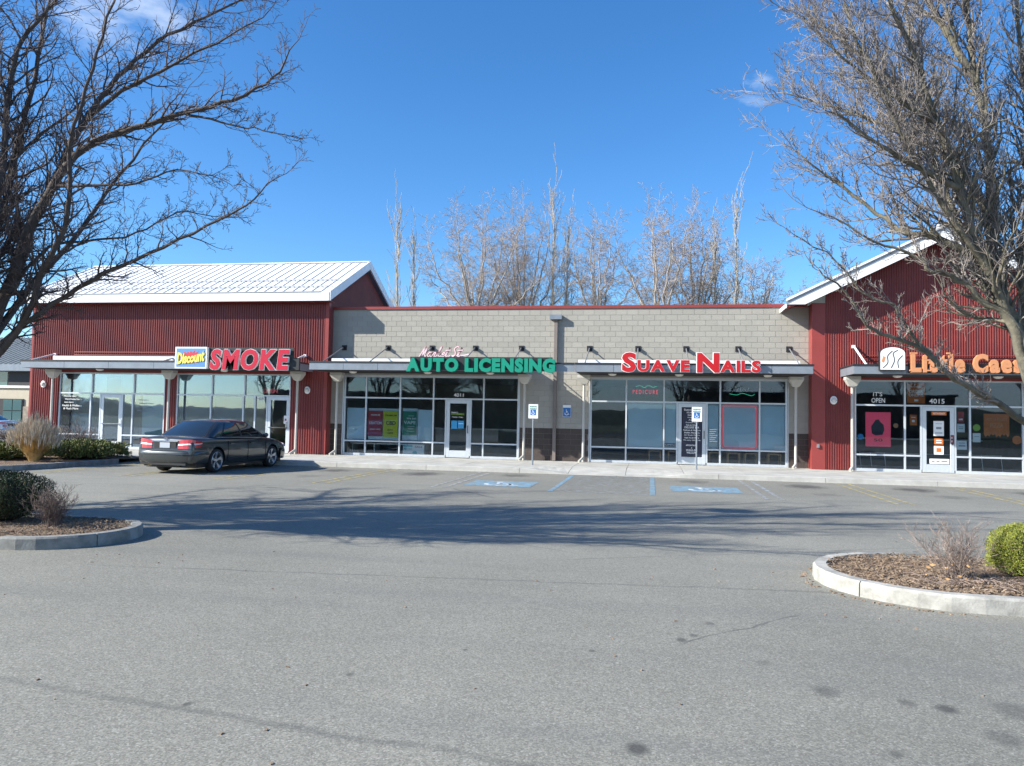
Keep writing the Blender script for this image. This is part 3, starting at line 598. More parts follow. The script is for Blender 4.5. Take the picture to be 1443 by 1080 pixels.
# conduit loops on the red wall above the sign
for bld,(x0,x1),y in((RB,(7.0,12.2),-.60),(LB,(-23.3,-18.0),-.5)):
    b=MB()
    for z in(3.93,4.05): b.tube([(x0,y,z),(x1,y,z)],.02,6)
    b.build('conduit','redtrim',bld)
print('buildings ok')
# ================================================================= WALL LAMPS, OUTLETS
wl=None
for x,y,z,lb in((-24.72,-.44,2.72,'round white bulkhead lamp on the red wall left of the first shop window'),(-13.08,-.44,2.62,'oval white bulkhead lamp beside the smoke shop door'),(6.12,-.56,2.52,'oval white bulkhead lamp on the red wall left of the pizza shop')):
    t=thing('bulkhead_lamp',lb,'wall lamp',(x,y,z),group='bulkhead lamps on the red walls')
    MB().lathe([(0,0),(.115,0),(.115,-.045),(.10,-.06),(0,-.062)],(0,0,0),18,axis='y').build('back_plate','white',t)
    for o in t.children: o.scale=(1,1,1.25)
    MB().lathe([(.085,-.062),(.08,-.09),(.055,-.12),(0,-.13)],(0,0,0),14,axis='y').build('lens','lampwhite',t,smooth=True)
    b=MB(); b.box(-.09,.09,-.105,-.095,-.012,.012); b.build('guard','fascia',t)
for x,y,z,lb in((-12.33,-.34,.9,'small grey outlet box low on the red corner beside the block wall'),(5.62,-.565,.95,'small grey outlet box low on the red corner post at the right')):
    t=MB().box(x-.04,x+.04,y-.05,y,z-.06,z+.06).build('outlet_box','fascia',label=lb,cat='outlet box',group='outlet boxes')
# ================================================================= SIGNS
M['signred']=mat('red_acrylic',(.50,.014,.04),.35,emit=(.8,.02,.05),estr=.0); M['nailred']=mat('bright_red_acrylic',(.46,.010,.014),.35); M['green']=mat('green_acrylic',(.008,.25,.165),.35)
M['orange']=mat('orange_acrylic',(.60,.26,.12),.45,var=.1); M['signwhite']=mat('white_acrylic',(.80,.80,.79),.4); M['signdark']=mat('dark_letter_return',(.02,.02,.022),.5); M['pinkw']=mat('pink_white_acrylic',(.80,.62,.64),.4); M['pinkd']=mat('rose_letter_return',(.50,.12,.16),.5)
t=thing('channel_letter_sign','big red slanted block letters on a black raceway at the left canopy','sign')
MB().box(-16.33,-12.72,-2.0,-1.90,3.30,3.75).build('raceway','signdark',t)
b=MB(); b.box(-16.35,-12.95,-1.98,-1.93,3.75,4.12); b.build('backer','signdark',t)
channel_letters('SMOKE',-16.22,-13.05,3.33,.76,-2.12,.10,'signred','signdark',t,off=.045,rim=.014,gap=.055,shear=.12,rimmat='signwhite')
t=thing('box_sign','blue box sign with yellow word over a red starburst','sign')
MB().box(-17.66,-16.36,-2.12,-1.92,3.32,4.13).build('cabinet','signwhite',t)
M['signblue']=mat('sign_blue_print',(.09,.26,.52),.5); M['signyellow']=mat('sign_yellow_print',(.80,.72,.12),.5); M['burst']=mat('starburst_red_print',(.62,.03,.05),.5)
MB().box(-17.60,-16.42,-2.126,-2.119,3.38,4.07).build('face','signblue',t)
b=MB(); P=[]; rn=random.Random(3)
for i in range(40):
    a=2*PI*i/40; r=(.30 if i%2 else .50+rn.uniform(-.08,.06)); P.append((-17.01+r*math.cos(a)*1.08,3.74+r*.56*math.sin(a)))
for i in range(40): b.add([(-17.01,-2.131,3.74),(P[i][0],-2.131,P[i][1]),(P[(i+1)%40][0],-2.131,P[(i+1)%40][1])],[(0,1,2)])
b.build('starburst','burst',t)
v,f=glyph('Discount',.5,.045,.1); v=v.copy(); a,c=v.min(0),v.max(0); X=(v[:,0]-a[0])/(c[0]-a[0]); Z=(v[:,1]-a[1])/(c[1]-a[1])
for nm,off,yy,mm in(('text_shadow',.015,-2.135,'signdark'),('lettering',0,-2.14,'signyellow')):
    b=MB(); b.v=[tuple(q) for q in np.stack([-17.57+X*1.13+off,yy-v[:,2]*.004,3.46+X*.13+Z*(.36+.10*np.abs(X-.5)*2)-off*.7],1)]; b.f=f; b.mi=[0]*len(f); b.build(nm,mm,t)
t=thing('channel_letter_sign','large green slab letters along the canopy edge of the licensing shop','sign')
MB().box(-8.42,-3.35,-2.20,-2.12,3.34,3.80).build('raceway','signdark',t)
channel_letters('AUTO LICENSING',-8.52,-3.24,3.31,.47,-2.30,.10,'green','signdark',t,off=.062,rim=.012,gap=.07,rimmat='green')
t=thing('script_letter_sign','pink and white script letters above the green letters','sign')
MB().box(-8.05,-6.5,-2.13,-2.06,3.72,3.84).build('raceway','signwhite',t)
SC={'M':[(0,0),(.16,.55),(.30,1.0),(.27,.5),(.30,.12),(.52,.95),(.50,.3),(.56,.02),(.68,.12)],'a':[(.42,.42),(.2,.44),(.08,.2),(.16,.02),(.34,.14),(.44,.42),(.38,.1),(.46,.02),(.58,.12)],
 'r':[(0,.1),(.14,.40),(.26,.38),(.20,.05),(.3,.0),(.42,.1)],'k':[(0,.1),(.2,.7),(.24,1.0),(.14,.8),(.08,0),(.2,.3),(.34,.40),(.2,.22),(.34,0),(.46,.1)],'e':[(0,.12),(.2,.22),(.30,.36),(.18,.42),(.06,.2),(.14,0),(.36,.1)],
 't':[(0,.1),(.16,.6),(.24,.92),(.14,.3),(.14,.02),(.36,.12)],'S':[(.62,.92),(.42,1.02),(.2,.78),(.38,.5),(.46,.2),(.2,-.05),(-.1,.02),(.0,.18)]}
def smooth(P,n=5):
    P=[Vector(p) for p in P]; out=[]
    for i in range(len(P)-1):
        p0,p1,p2,p3=P[max(i-1,0)],P[i],P[i+1],P[min(i+2,len(P)-1)]
        for j in range(n):
            u=j/n; out.append(.5*((2*p1)+(-p0+p2)*u+(2*p0-5*p1+4*p2-p3)*u*u+(-p0+3*p1-3*p2+p3)*u**3))
    return out+[P[-1]]
x=-8.10; hs_=.36
for ch,adv in zip('Market St',(.66,.5,.38,.42,.34,.40,.12,.6,.4)):
    if ch==' ': x+=adv*.3; continue
    for nm,w,y,mm in(('letter',.030,-2.17,'pinkw'),('trim',.058,-2.14,'pinkd')):
        b=MB(); P=[(x+(a+c*.35)*.36,3.80+c*hs_) for a,c in smooth(SC[ch])]; ribbon(P,w,y,.02,b)
        if ch=='t': ribbon([(x+.05,3.80+.62*hs_),(x+.25,3.80+.66*hs_)],w,y-.021,.02,b)
        o=b.build(nm,mm,t if nm=='letter' else last)
        if nm=='letter': last=o
    x+=adv*.40
b=MB(); ribbon(smooth([(-6.75,3.80),(-6.9,3.70),(-7.1,3.78),(-6.9,3.84),(-6.5,3.86),(-6.3,3.9)]),.04,-2.15,.02,b); b.build('flourish','pinkw',t)
t=thing('channel_letter_sign','red small-cap letters with white edges over the nail salon','sign')
MB().box(-.7,3.45,-2.17,-2.12,3.42,3.56).build('raceway','fascia',t)
channel_letters('SUAVE NAILS',-.98,3.50,3.36,.385,-2.30,.10,'nailred','signwhite',t,off=.045,rim=.022,gap=.07,caps=[1.68,1,1,1,1,1,1.68,1,1,1,1],rimmat='signwhite')
t=thing('channel_letter_sign','orange serif letters on the pizza shop canopy partly behind the bare tree','sign')
MB().box(7.95,12.6,-2.40,-2.33,3.36,3.66).build('raceway','signdark',t)
caps=[1.38 if c in'LC' else 1 for c in 'Little Caesars']
def serif_letters(body,x0,x1,z0,cap,y,par):
    before=set(o.name for o in bpy.data.objects); channel_letters(body,x0,x1,z0,cap,y,.10,'orange','signdark',par,off=.048,rim=.012,gap=.09,rimmat='orange')
serif_letters('Little Caesars',8.0,12.05,3.41,.57,-2.50,t)
ser=MB()
for x,z,w in((8.10,3.41,.30),(8.07,3.95,.20),(8.50,3.41,.16),(8.50,3.73,.10),(9.07,3.41,.16),(9.07,3.95,.10)): ser.box(x-w/2,x+w/2,-2.516,-2.44,z,z+.045)
ser.build('serifs','orange',t)
t=thing('logo_board','white logo board with a rounded top at the left end of the orange letters','sign')
P=[(7.07,3.42),(7.83,3.42),(7.83,3.98)]+[(7.45+.38*math.cos(R(20*i)),3.98+.20*math.sin(R(20*i))) for i in range(1,9)]+[(7.07,3.98)]
P=[(p[0],p[1]) for p in P]; MB().prism(P,-2.50,-2.36).build('cabinet','signdark',t); c=(7.45,3.80)
MB().prism([(c[0]+(p[0]-c[0])*.95,c[1]+(p[1]-c[1])*.93) for p in P],-2.508,-2.498).build('face','signwhite',t)

for q in ([(7.16,3.50),(7.30,3.66),(7.30,3.88),(7.44,4.04)],[(7.40,3.50),(7.50,3.74),(7.46,3.96),(7.60,4.06)],[(7.62,3.50),(7.60,3.72),(7.74,3.90)]): b=MB(); ribbon(smooth(q),.022,-2.51,.004,b); b.build('dark_stroke','signdark',t)
MB().prism([(7.12,3.70),(7.19,3.66),(7.24,3.84),(7.17,3.88)],-2.512,-2.508).build('tan_patch','orange',t)
# accessible parking signs
M['isablue']=mat('sign_blue',(.02,.14,.42),.5)
def park_sign(x,y,zt,h,w,lb,post=True):
    t=thing('accessible_parking_sign',lb,'parking sign',(x,y,.15),group='accessible parking signs')
    if post: MB().tube([(0,.03,0),(0,.03,zt-.15)],.028,8).build('post','fascia',t)
    zc=zt-.15; MB().box(-w/2,w/2,-.006,.0,zc-h,zc).build('plate','signwhite',t)
    if post:
        MB().box(-.095,.095,-.010,-.006,zc-h*.78,zc-h*.78+.19).build('blue_panel','isablue',t)
        b=MB(); isa(b,0,zc-h*.78+.095,.17,-.0102,.002); b.build('wheelchair_symbol','signwhite',t)
        for s,z in(('RESERVED',.08),('PARKING',.15)): text_mesh(s,-.12,.12,zc-z-.02,zc-z+.025,-.0065,'green',parent=t,off=.01)
    else:
        MB().box(-w/2+.01,w/2-.01,-.010,-.006,zc-h+.01,zc-.10).build('blue_panel','isablue',t)
        b=MB(); isa(b,0,zc-h*.62,.24,-.0102,.002); b.build('wheelchair_symbol','signwhite',t)
    return t
park_sign(-3.86,-2.95,2.17,.47,.32,'white accessible parking sign on a thin post in front of the block wall')
park_sign(1.46,-2.80,2.17,.47,.32,'white accessible parking sign on a thin post in front of the nail salon door')
park_sign(-3.05,-.03,2.22,.44,.30,'blue accessible parking sign fixed to the block wall',post=False)
# address numbers, window lettering
def decal(name,lb,cat,texts,m,y,z=None,group=None):
    t=thing(name,lb,cat,group=group)
    for s,x0,x1,z0,z1 in texts: text_mesh(s,x0,x1,z0,z1,y,m,depth=.003,parent=t,keep=True)
    return t
decal('house_number','white number 4011 on the glass above the auto licensing door','number',[('4011',-7.38,-6.98,2.46,2.60)],'signwhite',.02)
decal('house_number','white number 4009 on the side pane of the smoke shop','number',[('4009',-15.22,-14.88,2.20,2.33)],'signwhite',-.38)
decal('house_number','white number 4015 on the glass above the pizza shop door','number',[('4015',9.15,9.65,2.46,2.62)],'signwhite',-.50)
decal('window_lettering','white list of injury services on the far left shop window','window lettering',[(s,-23.86,-23.86+w,2.20-.125*i,2.28-.125*i) for i,(s,w) in enumerate((('Personal Injury',.72),('Work Related Injury',1.0),('Auto Injury',.6),('Health & Wellness',.9),('& Much More',.8)))],'signwhite',-.38)
decal('window_lettering','faint pale lettering on the window right of the first door','window lettering',[(s,-20.5,-20.5+w,2.10-.14*i,2.17-.14*i) for i,(s,w) in enumerate((('Chiropractic',.6),('Massage Therapy',.9),('Rehabilitation',.75),('Walk-ins Welcome',1.0)))],'fascia',-.38)
decal('window_lettering','white OPEN lettering on the upper pane of the pizza shop','window lettering',[('OPEN',7.35,7.78,2.46,2.62),("IT'S",7.40,7.70,2.68,2.82)],'signwhite',-.50)
# neon signs (lit)
M['neonred']=mat('red_neon',(.5,.02,.02),.4,emit=(1,.02,.03),estr=.55); M['neongreen']=mat('green_neon',(.02,.2,.12),.4,emit=(.05,.6,.35),estr=.5); M['neonpink']=mat('dim_pink_neon',(.62,.14,.16),.5,emit=(1,.15,.18),estr=.2)
t=thing('neon_sign','red neon reading PEDICURE under a green script line','neon sign'); text_mesh('P E D I C U R E',-.66,.24,2.67,2.82,.12,'neonred',parent=t,off=.0)
b=MB(); b.tube([(p.x,.12,p.y) for p in smooth([(-.55,2.93),(-.4,2.98),(-.25,2.90),(-.1,2.99),(.05,2.92),(.2,2.96)])],.008,4); b.build('green_tube','neongreen',t)
t=thing('neon_sign','green and white script neon in the fourth upper pane of the nail salon','neon sign')
b=MB(); b.tube([(p.x,.12,p.y) for p in smooth([(2.75,2.72),(3.0,2.68),(3.2,2.74),(3.5,2.66),(3.62,2.72)])],.008,4); b.build('green_tube','neongreen',t)
b=MB(); b.tube([(p.x,.12,p.y) for p in smooth([(2.85,2.78),(2.95,3.0),(3.0,2.80),(3.1,3.02),(3.15,2.80),(3.25,2.9),(3.35,2.8),(3.42,2.95)])],.007,4); b.build('white_tube','signwhite',t)
t=thing('neon_sign','dim red neon reading OPEN above the smoke shop door','neon sign'); text_mesh('OPEN',-15.05,-14.42,2.50,2.66,-.24,'neonpink',parent=t,off=.02)
t=thing('neon_border','pink neon tube border round the shaded salon window','neon sign')
b=MB(); x0,x1,z0,z1=2.52,3.70,.80,2.30; b.tube([(x0,.13,z0+.06),(x0,.13,z1-.06),(x0+.06,.13,z1),(x1-.06,.13,z1),(x1,.13,z1-.06),(x1,.13,z0+.06),(x1-.06,.13,z0),(x0+.06,.13,z0),(x0,.13,z0+.06)],.022,6); b.build('tube','neonpink',t)
# shades, boards and blinds behind the glass
def board(name,x0,x1,z0,z1,y,m,lb,cat,th=.012,**k): return MB().box(x0,x1,y,y+th,z0,z1).build(name,m,label=lb,cat=cat,**k)
for i,(x0,x1,z0,z1,w) in enumerate(((-.84,.42,.76,2.33,'second'),(.50,.90,.76,2.33,'third'),(2.00,2.39,.76,2.33,'fourth, narrow'),(2.47,3.74,.76,2.33,'neon bordered'),(3.82,4.67,.76,2.33,'last'))):
    t=thing('roller_blind','pale roller blind drawn down in the %s middle pane of the nail salon'%w,'blind',group='blinds in the nail salon')
    MB().box(x0,x1,.16,.168,z0,z1-.03).build('fabric','film',t); MB().tube([(x0,.165,z1),(x1,.165,z1)],.025,8).build('roller','alu',t)
    MB().box(x0,x1,.155,.172,z0-.02,z0).build('bottom_bar','alu',t)
for x0,x1,z0,z1,lb in((-11.68,-10.94,.76,1.98,'pale board inside the leftmost licensing window'),(-10.80,-9.55,.76,1.97,'pale board behind the red and yellow posters'),(-9.42,-8.82,.76,1.99,'pale board behind the green vape poster'),(-8.80,-8.24,.76,1.95,'pale board right of the green vape poster')):
    board('window_board',x0,x1,z0,z1,.17,'film',lb,'board')
for i,(x0,x1,z0,z1,m,lb) in enumerate(((-23.98,-22.60,2.44,3.17,'film2','white film behind the first upper pane of the injury clinic'),(-22.48,-22.0,2.44,3.17,'film2','narrow white film left in the second upper clinic pane'),(-21.3,-20.68,2.44,3.17,'film2','narrow white film right in the second upper clinic pane'),(-20.55,-19.27,2.44,3.17,'film2','white film behind the third upper pane of the clinic'),
    (-18.64,-17.22,2.44,3.17,'film2','white film behind the first upper pane of the smoke shop'),(-17.10,-15.82,2.44,3.17,'film2','white film behind the second upper pane of the smoke shop'),
    (-18.64,-17.25,.76,2.33,'blue_grey','dark blue shade behind the left lower smoke shop pane'),(-17.14,-15.86,.76,2.33,'blue_grey','dark blue shade behind the second lower smoke shop pane'),
    (-20.3,-19.27,.4,2.33,'film','pale blue screen behind the window right of the clinic door'),(-23.9,-22.7,.3,1.55,'film','pale blue screen low behind the leftmost clinic window'))):
    board('window_film',x0,x1,z0,z1,-.22,m,lb,'window film')
# posters
M['pred']=mat('poster_red',(.42,.035,.04),.6); M['pyel']=mat('poster_yellow',(.62,.62,.03),.6); M['pgrn']=mat('poster_green',(.02,.22,.13),.6); M['pteal']=mat('poster_teal',(.10,.50,.55),.6); M['ppink']=mat('poster_pink_glow',(.62,.06,.12),.6,emit=(.9,.1,.2),estr=.12); M['pora']=mat('poster_orange',(.62,.15,.02),.6,var=.2,vscale=8); M['navy']=mat('navy_vinyl',(.022,.026,.05),.5); M['pblue']=mat('sticker_blue',(.04,.32,.62),.5); M['lime']=mat('lime_sticker',(.30,.50,.06),.5)  # the pink poster sheet carries a faint added glow
def poster(name,x0,x1,z0,z1,y,m,lb,rows,tm='signwhite',cat='poster'):
    t=thing(name,lb,cat); MB().box(x0,x1,y,y+.006,z0,z1).build('sheet',m,t)
    for s,a,b_,c,d in rows:
        w,h=x1-x0,z1-z0; mm=tm
        if s=='-': MB().box(x0+a*w,x0+b_*w,y-.004,y-.001,z0+c*h,z0+d*h).build('print_line',mm,t)
        else: text_mesh(s,x0+a*w,x0+b_*w,z0+c*h,z0+d*h,y-.001,mm,depth=.003,parent=t,off=.022)
    return t
poster('poster',-10.79,-10.20,.90,1.88,.10,'pred','red poster reading PREMIUM KRATOM in the licensing window',[('PREMIUM',.2,.8,.80,.86),('KRATOM',.08,.95,.46,.58),('SOLD HERE',.14,.86,.24,.30)])
poster('poster',-10.18,-9.58,.88,1.88,.10,'pyel','yellow poster reading CBD SOLD HERE beside the red one',[('PREMIUM',.15,.9,.80,.86),('CBD',.2,.85,.46,.62),('SOLD',.3,.7,.24,.30),('HERE',.3,.7,.12,.18)],'signdark')
poster('poster',-9.39,-8.84,.97,1.88,.10,'pgrn','green poster reading We Sell VAPE in the licensing window',[('-',.4,.8,.80,.815),('We Sell',.28,.95,.66,.74),('VAPE',.08,.95,.46,.60),('-',.35,.85,.36,.375),('-',.4,.8,.26,.275),('-',.3,.85,.15,.165)])
t=poster('poster',-9.36,-8.50,.25,.62,.10,'signwhite','white and teal business sign standing at the foot of the licensing window',[],'pteal')
MB().box(-9.34,-8.97,.094,.0985,.52,.60).build('teal_band','pteal',t); text_mesh('METRO',-9.32,-8.98,.40,.48,.099,'pteal',parent=t); MB().prism([(-8.98,.26),(-8.78,.26),(-8.80,.34),(-8.88,.38),(-8.96,.33)],.094,.0985).build('teal_drop','pteal',t); text_mesh('SALE',-8.88,-8.58,.49,.56,.099,'pred',parent=t)
t=thing('door_lettering','small green and white lettering with two blue stickers on the licensing door','door sticker')
text_mesh('AUTO LICENSING',-7.47,-6.96,1.78,1.84,.05,'lime',parent=t,off=.02); text_mesh('Market St',-7.45,-7.2,1.84,1.90,.05,'signwhite',parent=t,off=.01); text_mesh('Monday - Friday',-7.42,-7.0,1.66,1.72,.05,'signwhite',parent=t,off=.01)
MB().box(-7.45,-7.22,.045,.05,1.25,1.56).build('sticker','pblue',t); MB().box(-7.19,-6.96,.045,.05,1.27,1.56).build('sticker','pblue',t); MB().box(-7.17,-6.98,.041,.0445,1.44,1.46).build('print_line','signwhite',t)
t=thing('door_lettering','navy vinyl panel listing salon services in white on the nail salon door','door sign')
MB().box(1.115,1.785,.045,.05,.46,2.20).build('vinyl','navy',t)
rows=['Suave Nails','SOLAR NAILS','Gel Nails','Sculpture','Acrylic','Crystal Nails','Pink & White','DELUXE SPA','Pedicure & Manicure','Smelley Manicure','Air Brush Design','Nail Art & More','We carry Gift Cards','','APPOINTMENTS','&','WALK-INS','WELCOME']
rows[9]='Shellac Manicure'
for i,s in enumerate(rows):
    if not s: continue
    big=s in('Suave Nails','DELUXE SPA','WALK-INS','WELCOME'); w=min(.60,.034*len(s)*(1.5 if big else 1)); z=2.10-.0905*i
    text_mesh(s,1.45-w/2,1.45+w/2,z-.012,z+(.06 if big else .042),.0445,'signwhite',parent=t,off=.02)
t=thing('notice','white lettered hours on the narrow pane right of the salon door','notice')
for i in range(7): MB().box(2.06,2.34-.04*(i%3),.05,.052,1.42-.07*i,1.445-.07*i).build('print_line','signwhite',t)
MB().box(2.06,2.33,.10,.104,.80,1.0).build('card','signwhite',t)
t=thing('open_sign','small white OPEN card at the foot of the third salon pane','sign'); MB().box(.49,.86,.10,.104,.79,.90).build('card','navy',t); text_mesh('OPEN',.51,.84,.81,.88,.099,'signwhite',parent=t,off=.02)
t=thing('notice','small framed pale card in the lower corner of the last salon pane','notice'); MB().box(4.28,4.66,.10,.106,.76,.92).build('card','signwhite',t); MB().box(4.31,4.63,.094,.0995,.79,.82).build('print_line','film',t)
Yp=-.42
t=thing('poster','pink poster with a dark figure-like blot in the left pizza shop window','poster'); MB().box(7.18,7.98,Yp,Yp+.006,.98,2.14).build('sheet','ppink',t)
MB().prism([(7.38,1.42),(7.5,1.35),(7.72,1.38),(7.78,1.55),(7.75,1.72),(7.66,1.80),(7.60,1.90),(7.50,1.88),(7.44,1.78),(7.36,1.66)],Yp-.004,Yp-.001).build('dark_print','navy',t); text_mesh('50',7.44,7.72,1.15,1.25,Yp-.001,'signdark',parent=t)
t=poster('poster',8.50,9.06,2.46,3.14,Yp,'pora','orange banner reading ORDER ONLINE in the upper pizza shop pane',[('ORDER',.1,.9,.52,.66),('ONLINE',.08,.92,.34,.48),('-',.2,.8,.8,.83),('-',.4,.62,.10,.2)])
t=poster('poster',8.58,8.80,1.72,2.08,Yp,'pora','small orange poster in the narrow pane left of the pizza door',[('-',.2,.8,.7,.78),('-',.3,.7,.3,.5)])
poster('poster',9.24,9.70,2.07,2.19,-.475,'pora','orange strip sign at the top of the pizza shop door glass',[('HOT-N-READY',.1,.9,.25,.75)])
poster('poster',9.30,9.62,1.38,1.88,-.475,'signwhite','white notice taped in the middle of the pizza shop door',[('-',.2,.8,.8,.83),('-',.25,.75,.45,.6),('-',.15,.85,.22,.25),('-',.15,.85,.15,.18)],'fascia')
poster('poster',9.32,9.60,1.10,1.30,-.475,'pora','small orange sticker under the white notice on the pizza door',[('-',.2,.8,.6,.75),('-',.2,.8,.2,.4)])
poster('poster',9.31,9.61,.76,1.05,-.475,'signwhite','white and orange sticker low on the pizza shop door',[('-',.25,.75,.3,.75)],'pora')
poster('poster',9.17,9.78,.45,.62,-.475,'signwhite','wide white strip at the foot of the pizza shop door glass',[('-',.1,.25,.4,.6),('-',.35,.5,.4,.6),('-',.6,.9,.4,.6)],'fascia')
poster('poster',10.06,10.26,1.85,2.2,Yp,'pred','dark red card high in the pane right of the pizza door',[('-',.2,.8,.2,.35)])
poster('poster',10.05,10.28,1.52,1.80,Yp,'signwhite','upper pale notice in the pane right of the pizza door',[('-',.2,.8,.6,.68),('-',.2,.8,.4,.48)],'fascia')
poster('poster',10.04,10.34,.94,1.24,Yp,'signwhite','lower white notice in the pane right of the pizza door',[('-',.2,.8,.7,.78),('-',.15,.85,.35,.5)],'fascia')
poster('poster',10.52,10.76,1.20,1.50,Yp,'signwhite','white notice under the lime sticker in the right pizza window',[('-',.2,.8,.6,.66)],'fascia')
t=thing('sticker','round lime sticker in the right pizza shop window','sticker'); MB().lathe([(0,0),(.115,0),(.115,-.006),(0,-.006)],(10.64,Yp,1.68),18,axis='y').build('disc','lime',t)
t=thing('sticker','bright blue round decal low in the left pizza shop window','sticker'); MB().lathe([(0,0),(.10,0),(.10,-.006),(0,-.006)],(7.02,Yp,1.30),18,axis='y').build('disc','pblue',t)
t=thing('sticker','orange round cutout in the far right of the pizza shop window','sticker'); MB().lathe([(0,0),(.14,0),(.14,-.006),(0,-.006)],(11.85,Yp,1.30),18,axis='y').build('disc','pora',t)
t=thing('sticker','small tan round cutout right of the pink poster','sticker'); MB().lathe([(0,0),(.08,0),(.08,-.006),(0,-.006)],(8.14,Yp,1.70),18,axis='y').build('disc','orange',t)
t=thing('banner','orange banner with a ragged lower edge in the right pizza shop window','banner'); P=[(10.86,2.15),(11.62,2.15),(11.62,1.40)]; 
P=[(10.86,2.15)]+[(10.86+.055*i,1.48-(.08 if i%2 else 0)-.03*math.sin(i)) for i in range(15)]+[(11.63,2.15)]
bb=MB()
for i in range(14): bb.prism([P[1+i],P[2+i],(P[2+i][0],2.15),(P[1+i][0],2.15)],Yp,Yp+.006)
bb.build('sheet','pora',t); text_mesh('HOT-N-READY',10.92,11.58,1.92,2.02,Yp-.001,'orange',parent=t); text_mesh('PIZZA',11.05,11.45,1.70,1.84,Yp-.001,'orange',parent=t)
poster('poster',9.84-.02,9.92,1.12,1.42,-.50,'pred','small red sign on the handle side of the pizza shop door',[('-',.2,.8,.6,.8),('-',.2,.8,.2,.4)])
t=thing('notice','white flyers taped by the smoke shop door handle','notice'); MB().box(-14.06,-13.84,-.372,-.368,1.30,1.62).build('sheet','signwhite',t); MB().box(-14.02,-13.95,-.376,-.373,1.42,1.50).build('red_print','pred',t); MB().box(-13.98,-13.82,-.380,-.377,1.15,1.36).build('sheet','signwhite',t)
# furniture seen through the lower panes
def chairm(x,y,rz,lb):
    t=thing('wooden_chair',lb,'chair',(x,y,.15),rz,'wooden chairs inside the nail salon'); MB().box(-.22,.22,-.22,.22,.42,.46).build('seat','wood',t); MB().box(-.22,.22,.19,.22,.50,.86).build('backrest','wood',t)
    for a in(-.2,.2):
        for c in(-.2,.2): MB().box(a-.02,a+.02,c-.02,c+.02,0,.42).build('leg','wood',t)
for i,(x,y) in enumerate(((.15,.55),(.85,.62),(2.3,.6),(2.95,.6),(3.55,.62),(4.35,.6))): chairm(x,y,PI,('wooden chair inside the salon, %s from the left')%(('first','second','third','fourth','fifth','sixth')[i]))
for x,lb in((-10.6,'long pale table inside the left licensing windows'),):
    t=thing('table',lb,'table',(x,.9,.15)); MB().box(-1.1,2.0,-.3,.3,.42,.47).build('tabletop','alu',t)
    for a in(-1.0,-.1,.9,1.9): MB().box(a-.02,a+.02,-.28,.28,0,.42).build('leg','alu',t)
t=thing('queue_rail','slim metal rail standing inside the pizza shop window','rail',(7.6,.0,.15))
for a in(-.45,-.1,.35,3.4,4.0): MB().tube([(a,0,0),(a-.06,0,.62)],.012,6).build('post','alu',t)
MB().tube([(-.51,0,.60),(3.94,0,.60)],.012,6).build('rail','alu',t)
t=thing('counter','long pale service counter at the back of the licensing office','counter',(-7,4.6,.15)); MB().box(-2.6,2.6,-.3,.3,0,1.02).build('cabinet','inner',t); MB().box(-2.65,2.65,-.35,.35,1.022,1.07).build('counter_top','alu',t)
t=thing('counter','dark service counter at the back of the pizza shop','counter',(9.6,3.6,.15)); MB().box(-2.6,2.6,-.3,.3,0,1.02).build('cabinet','innerd',t); MB().box(-2.65,2.65,-.35,.35,1.022,1.07).build('counter_top','alu',t)
print('signs ok')
# ================================================================= PARKED CAR
def carpaint(name,col):
    m=mat(name,col,.32,metal=.55,coat=1.0); m.node_tree.nodes['Principled BSDF'].inputs['Coat Roughness'].default_value=.06; return m
M['paint']=carpaint('dark_grey_metallic_paint',(.048,.054,.056)); M['cglass']=mat('car_tinted_glass',(.012,.016,.018),.04,spec=.9,coat=.6); M['rubber']=mat('tyre_rubber',(.022,.022,.023),.85); M['rimm']=mat('alloy_rim',(.50,.52,.55),.3,metal=.8)
M['tail']=mat('tail_lamp_red',(.50,.012,.02),.15,coat=1); M['tailc']=mat('tail_lamp_clear',(.72,.60,.60),.15,coat=1); M['plate']=mat('licence_plate',(.42,.46,.52),.4); M['trimb']=mat('black_trim',(.02,.02,.022),.45); M['carint']=mat('car_interior',(.09,.085,.08),.8)
def subsurf(me,lv=2,creases=None):
    o=bpy.data.objects.new('tmp',me); COL.objects.link(o); md=o.modifiers.new('s','SUBSURF'); md.levels=lv; bpy.context.view_layer.update()
    r=bpy.data.meshes.new_from_object(o.evaluated_get(bpy.context.evaluated_depsgraph_get())); bpy.data.objects.remove(o); return r
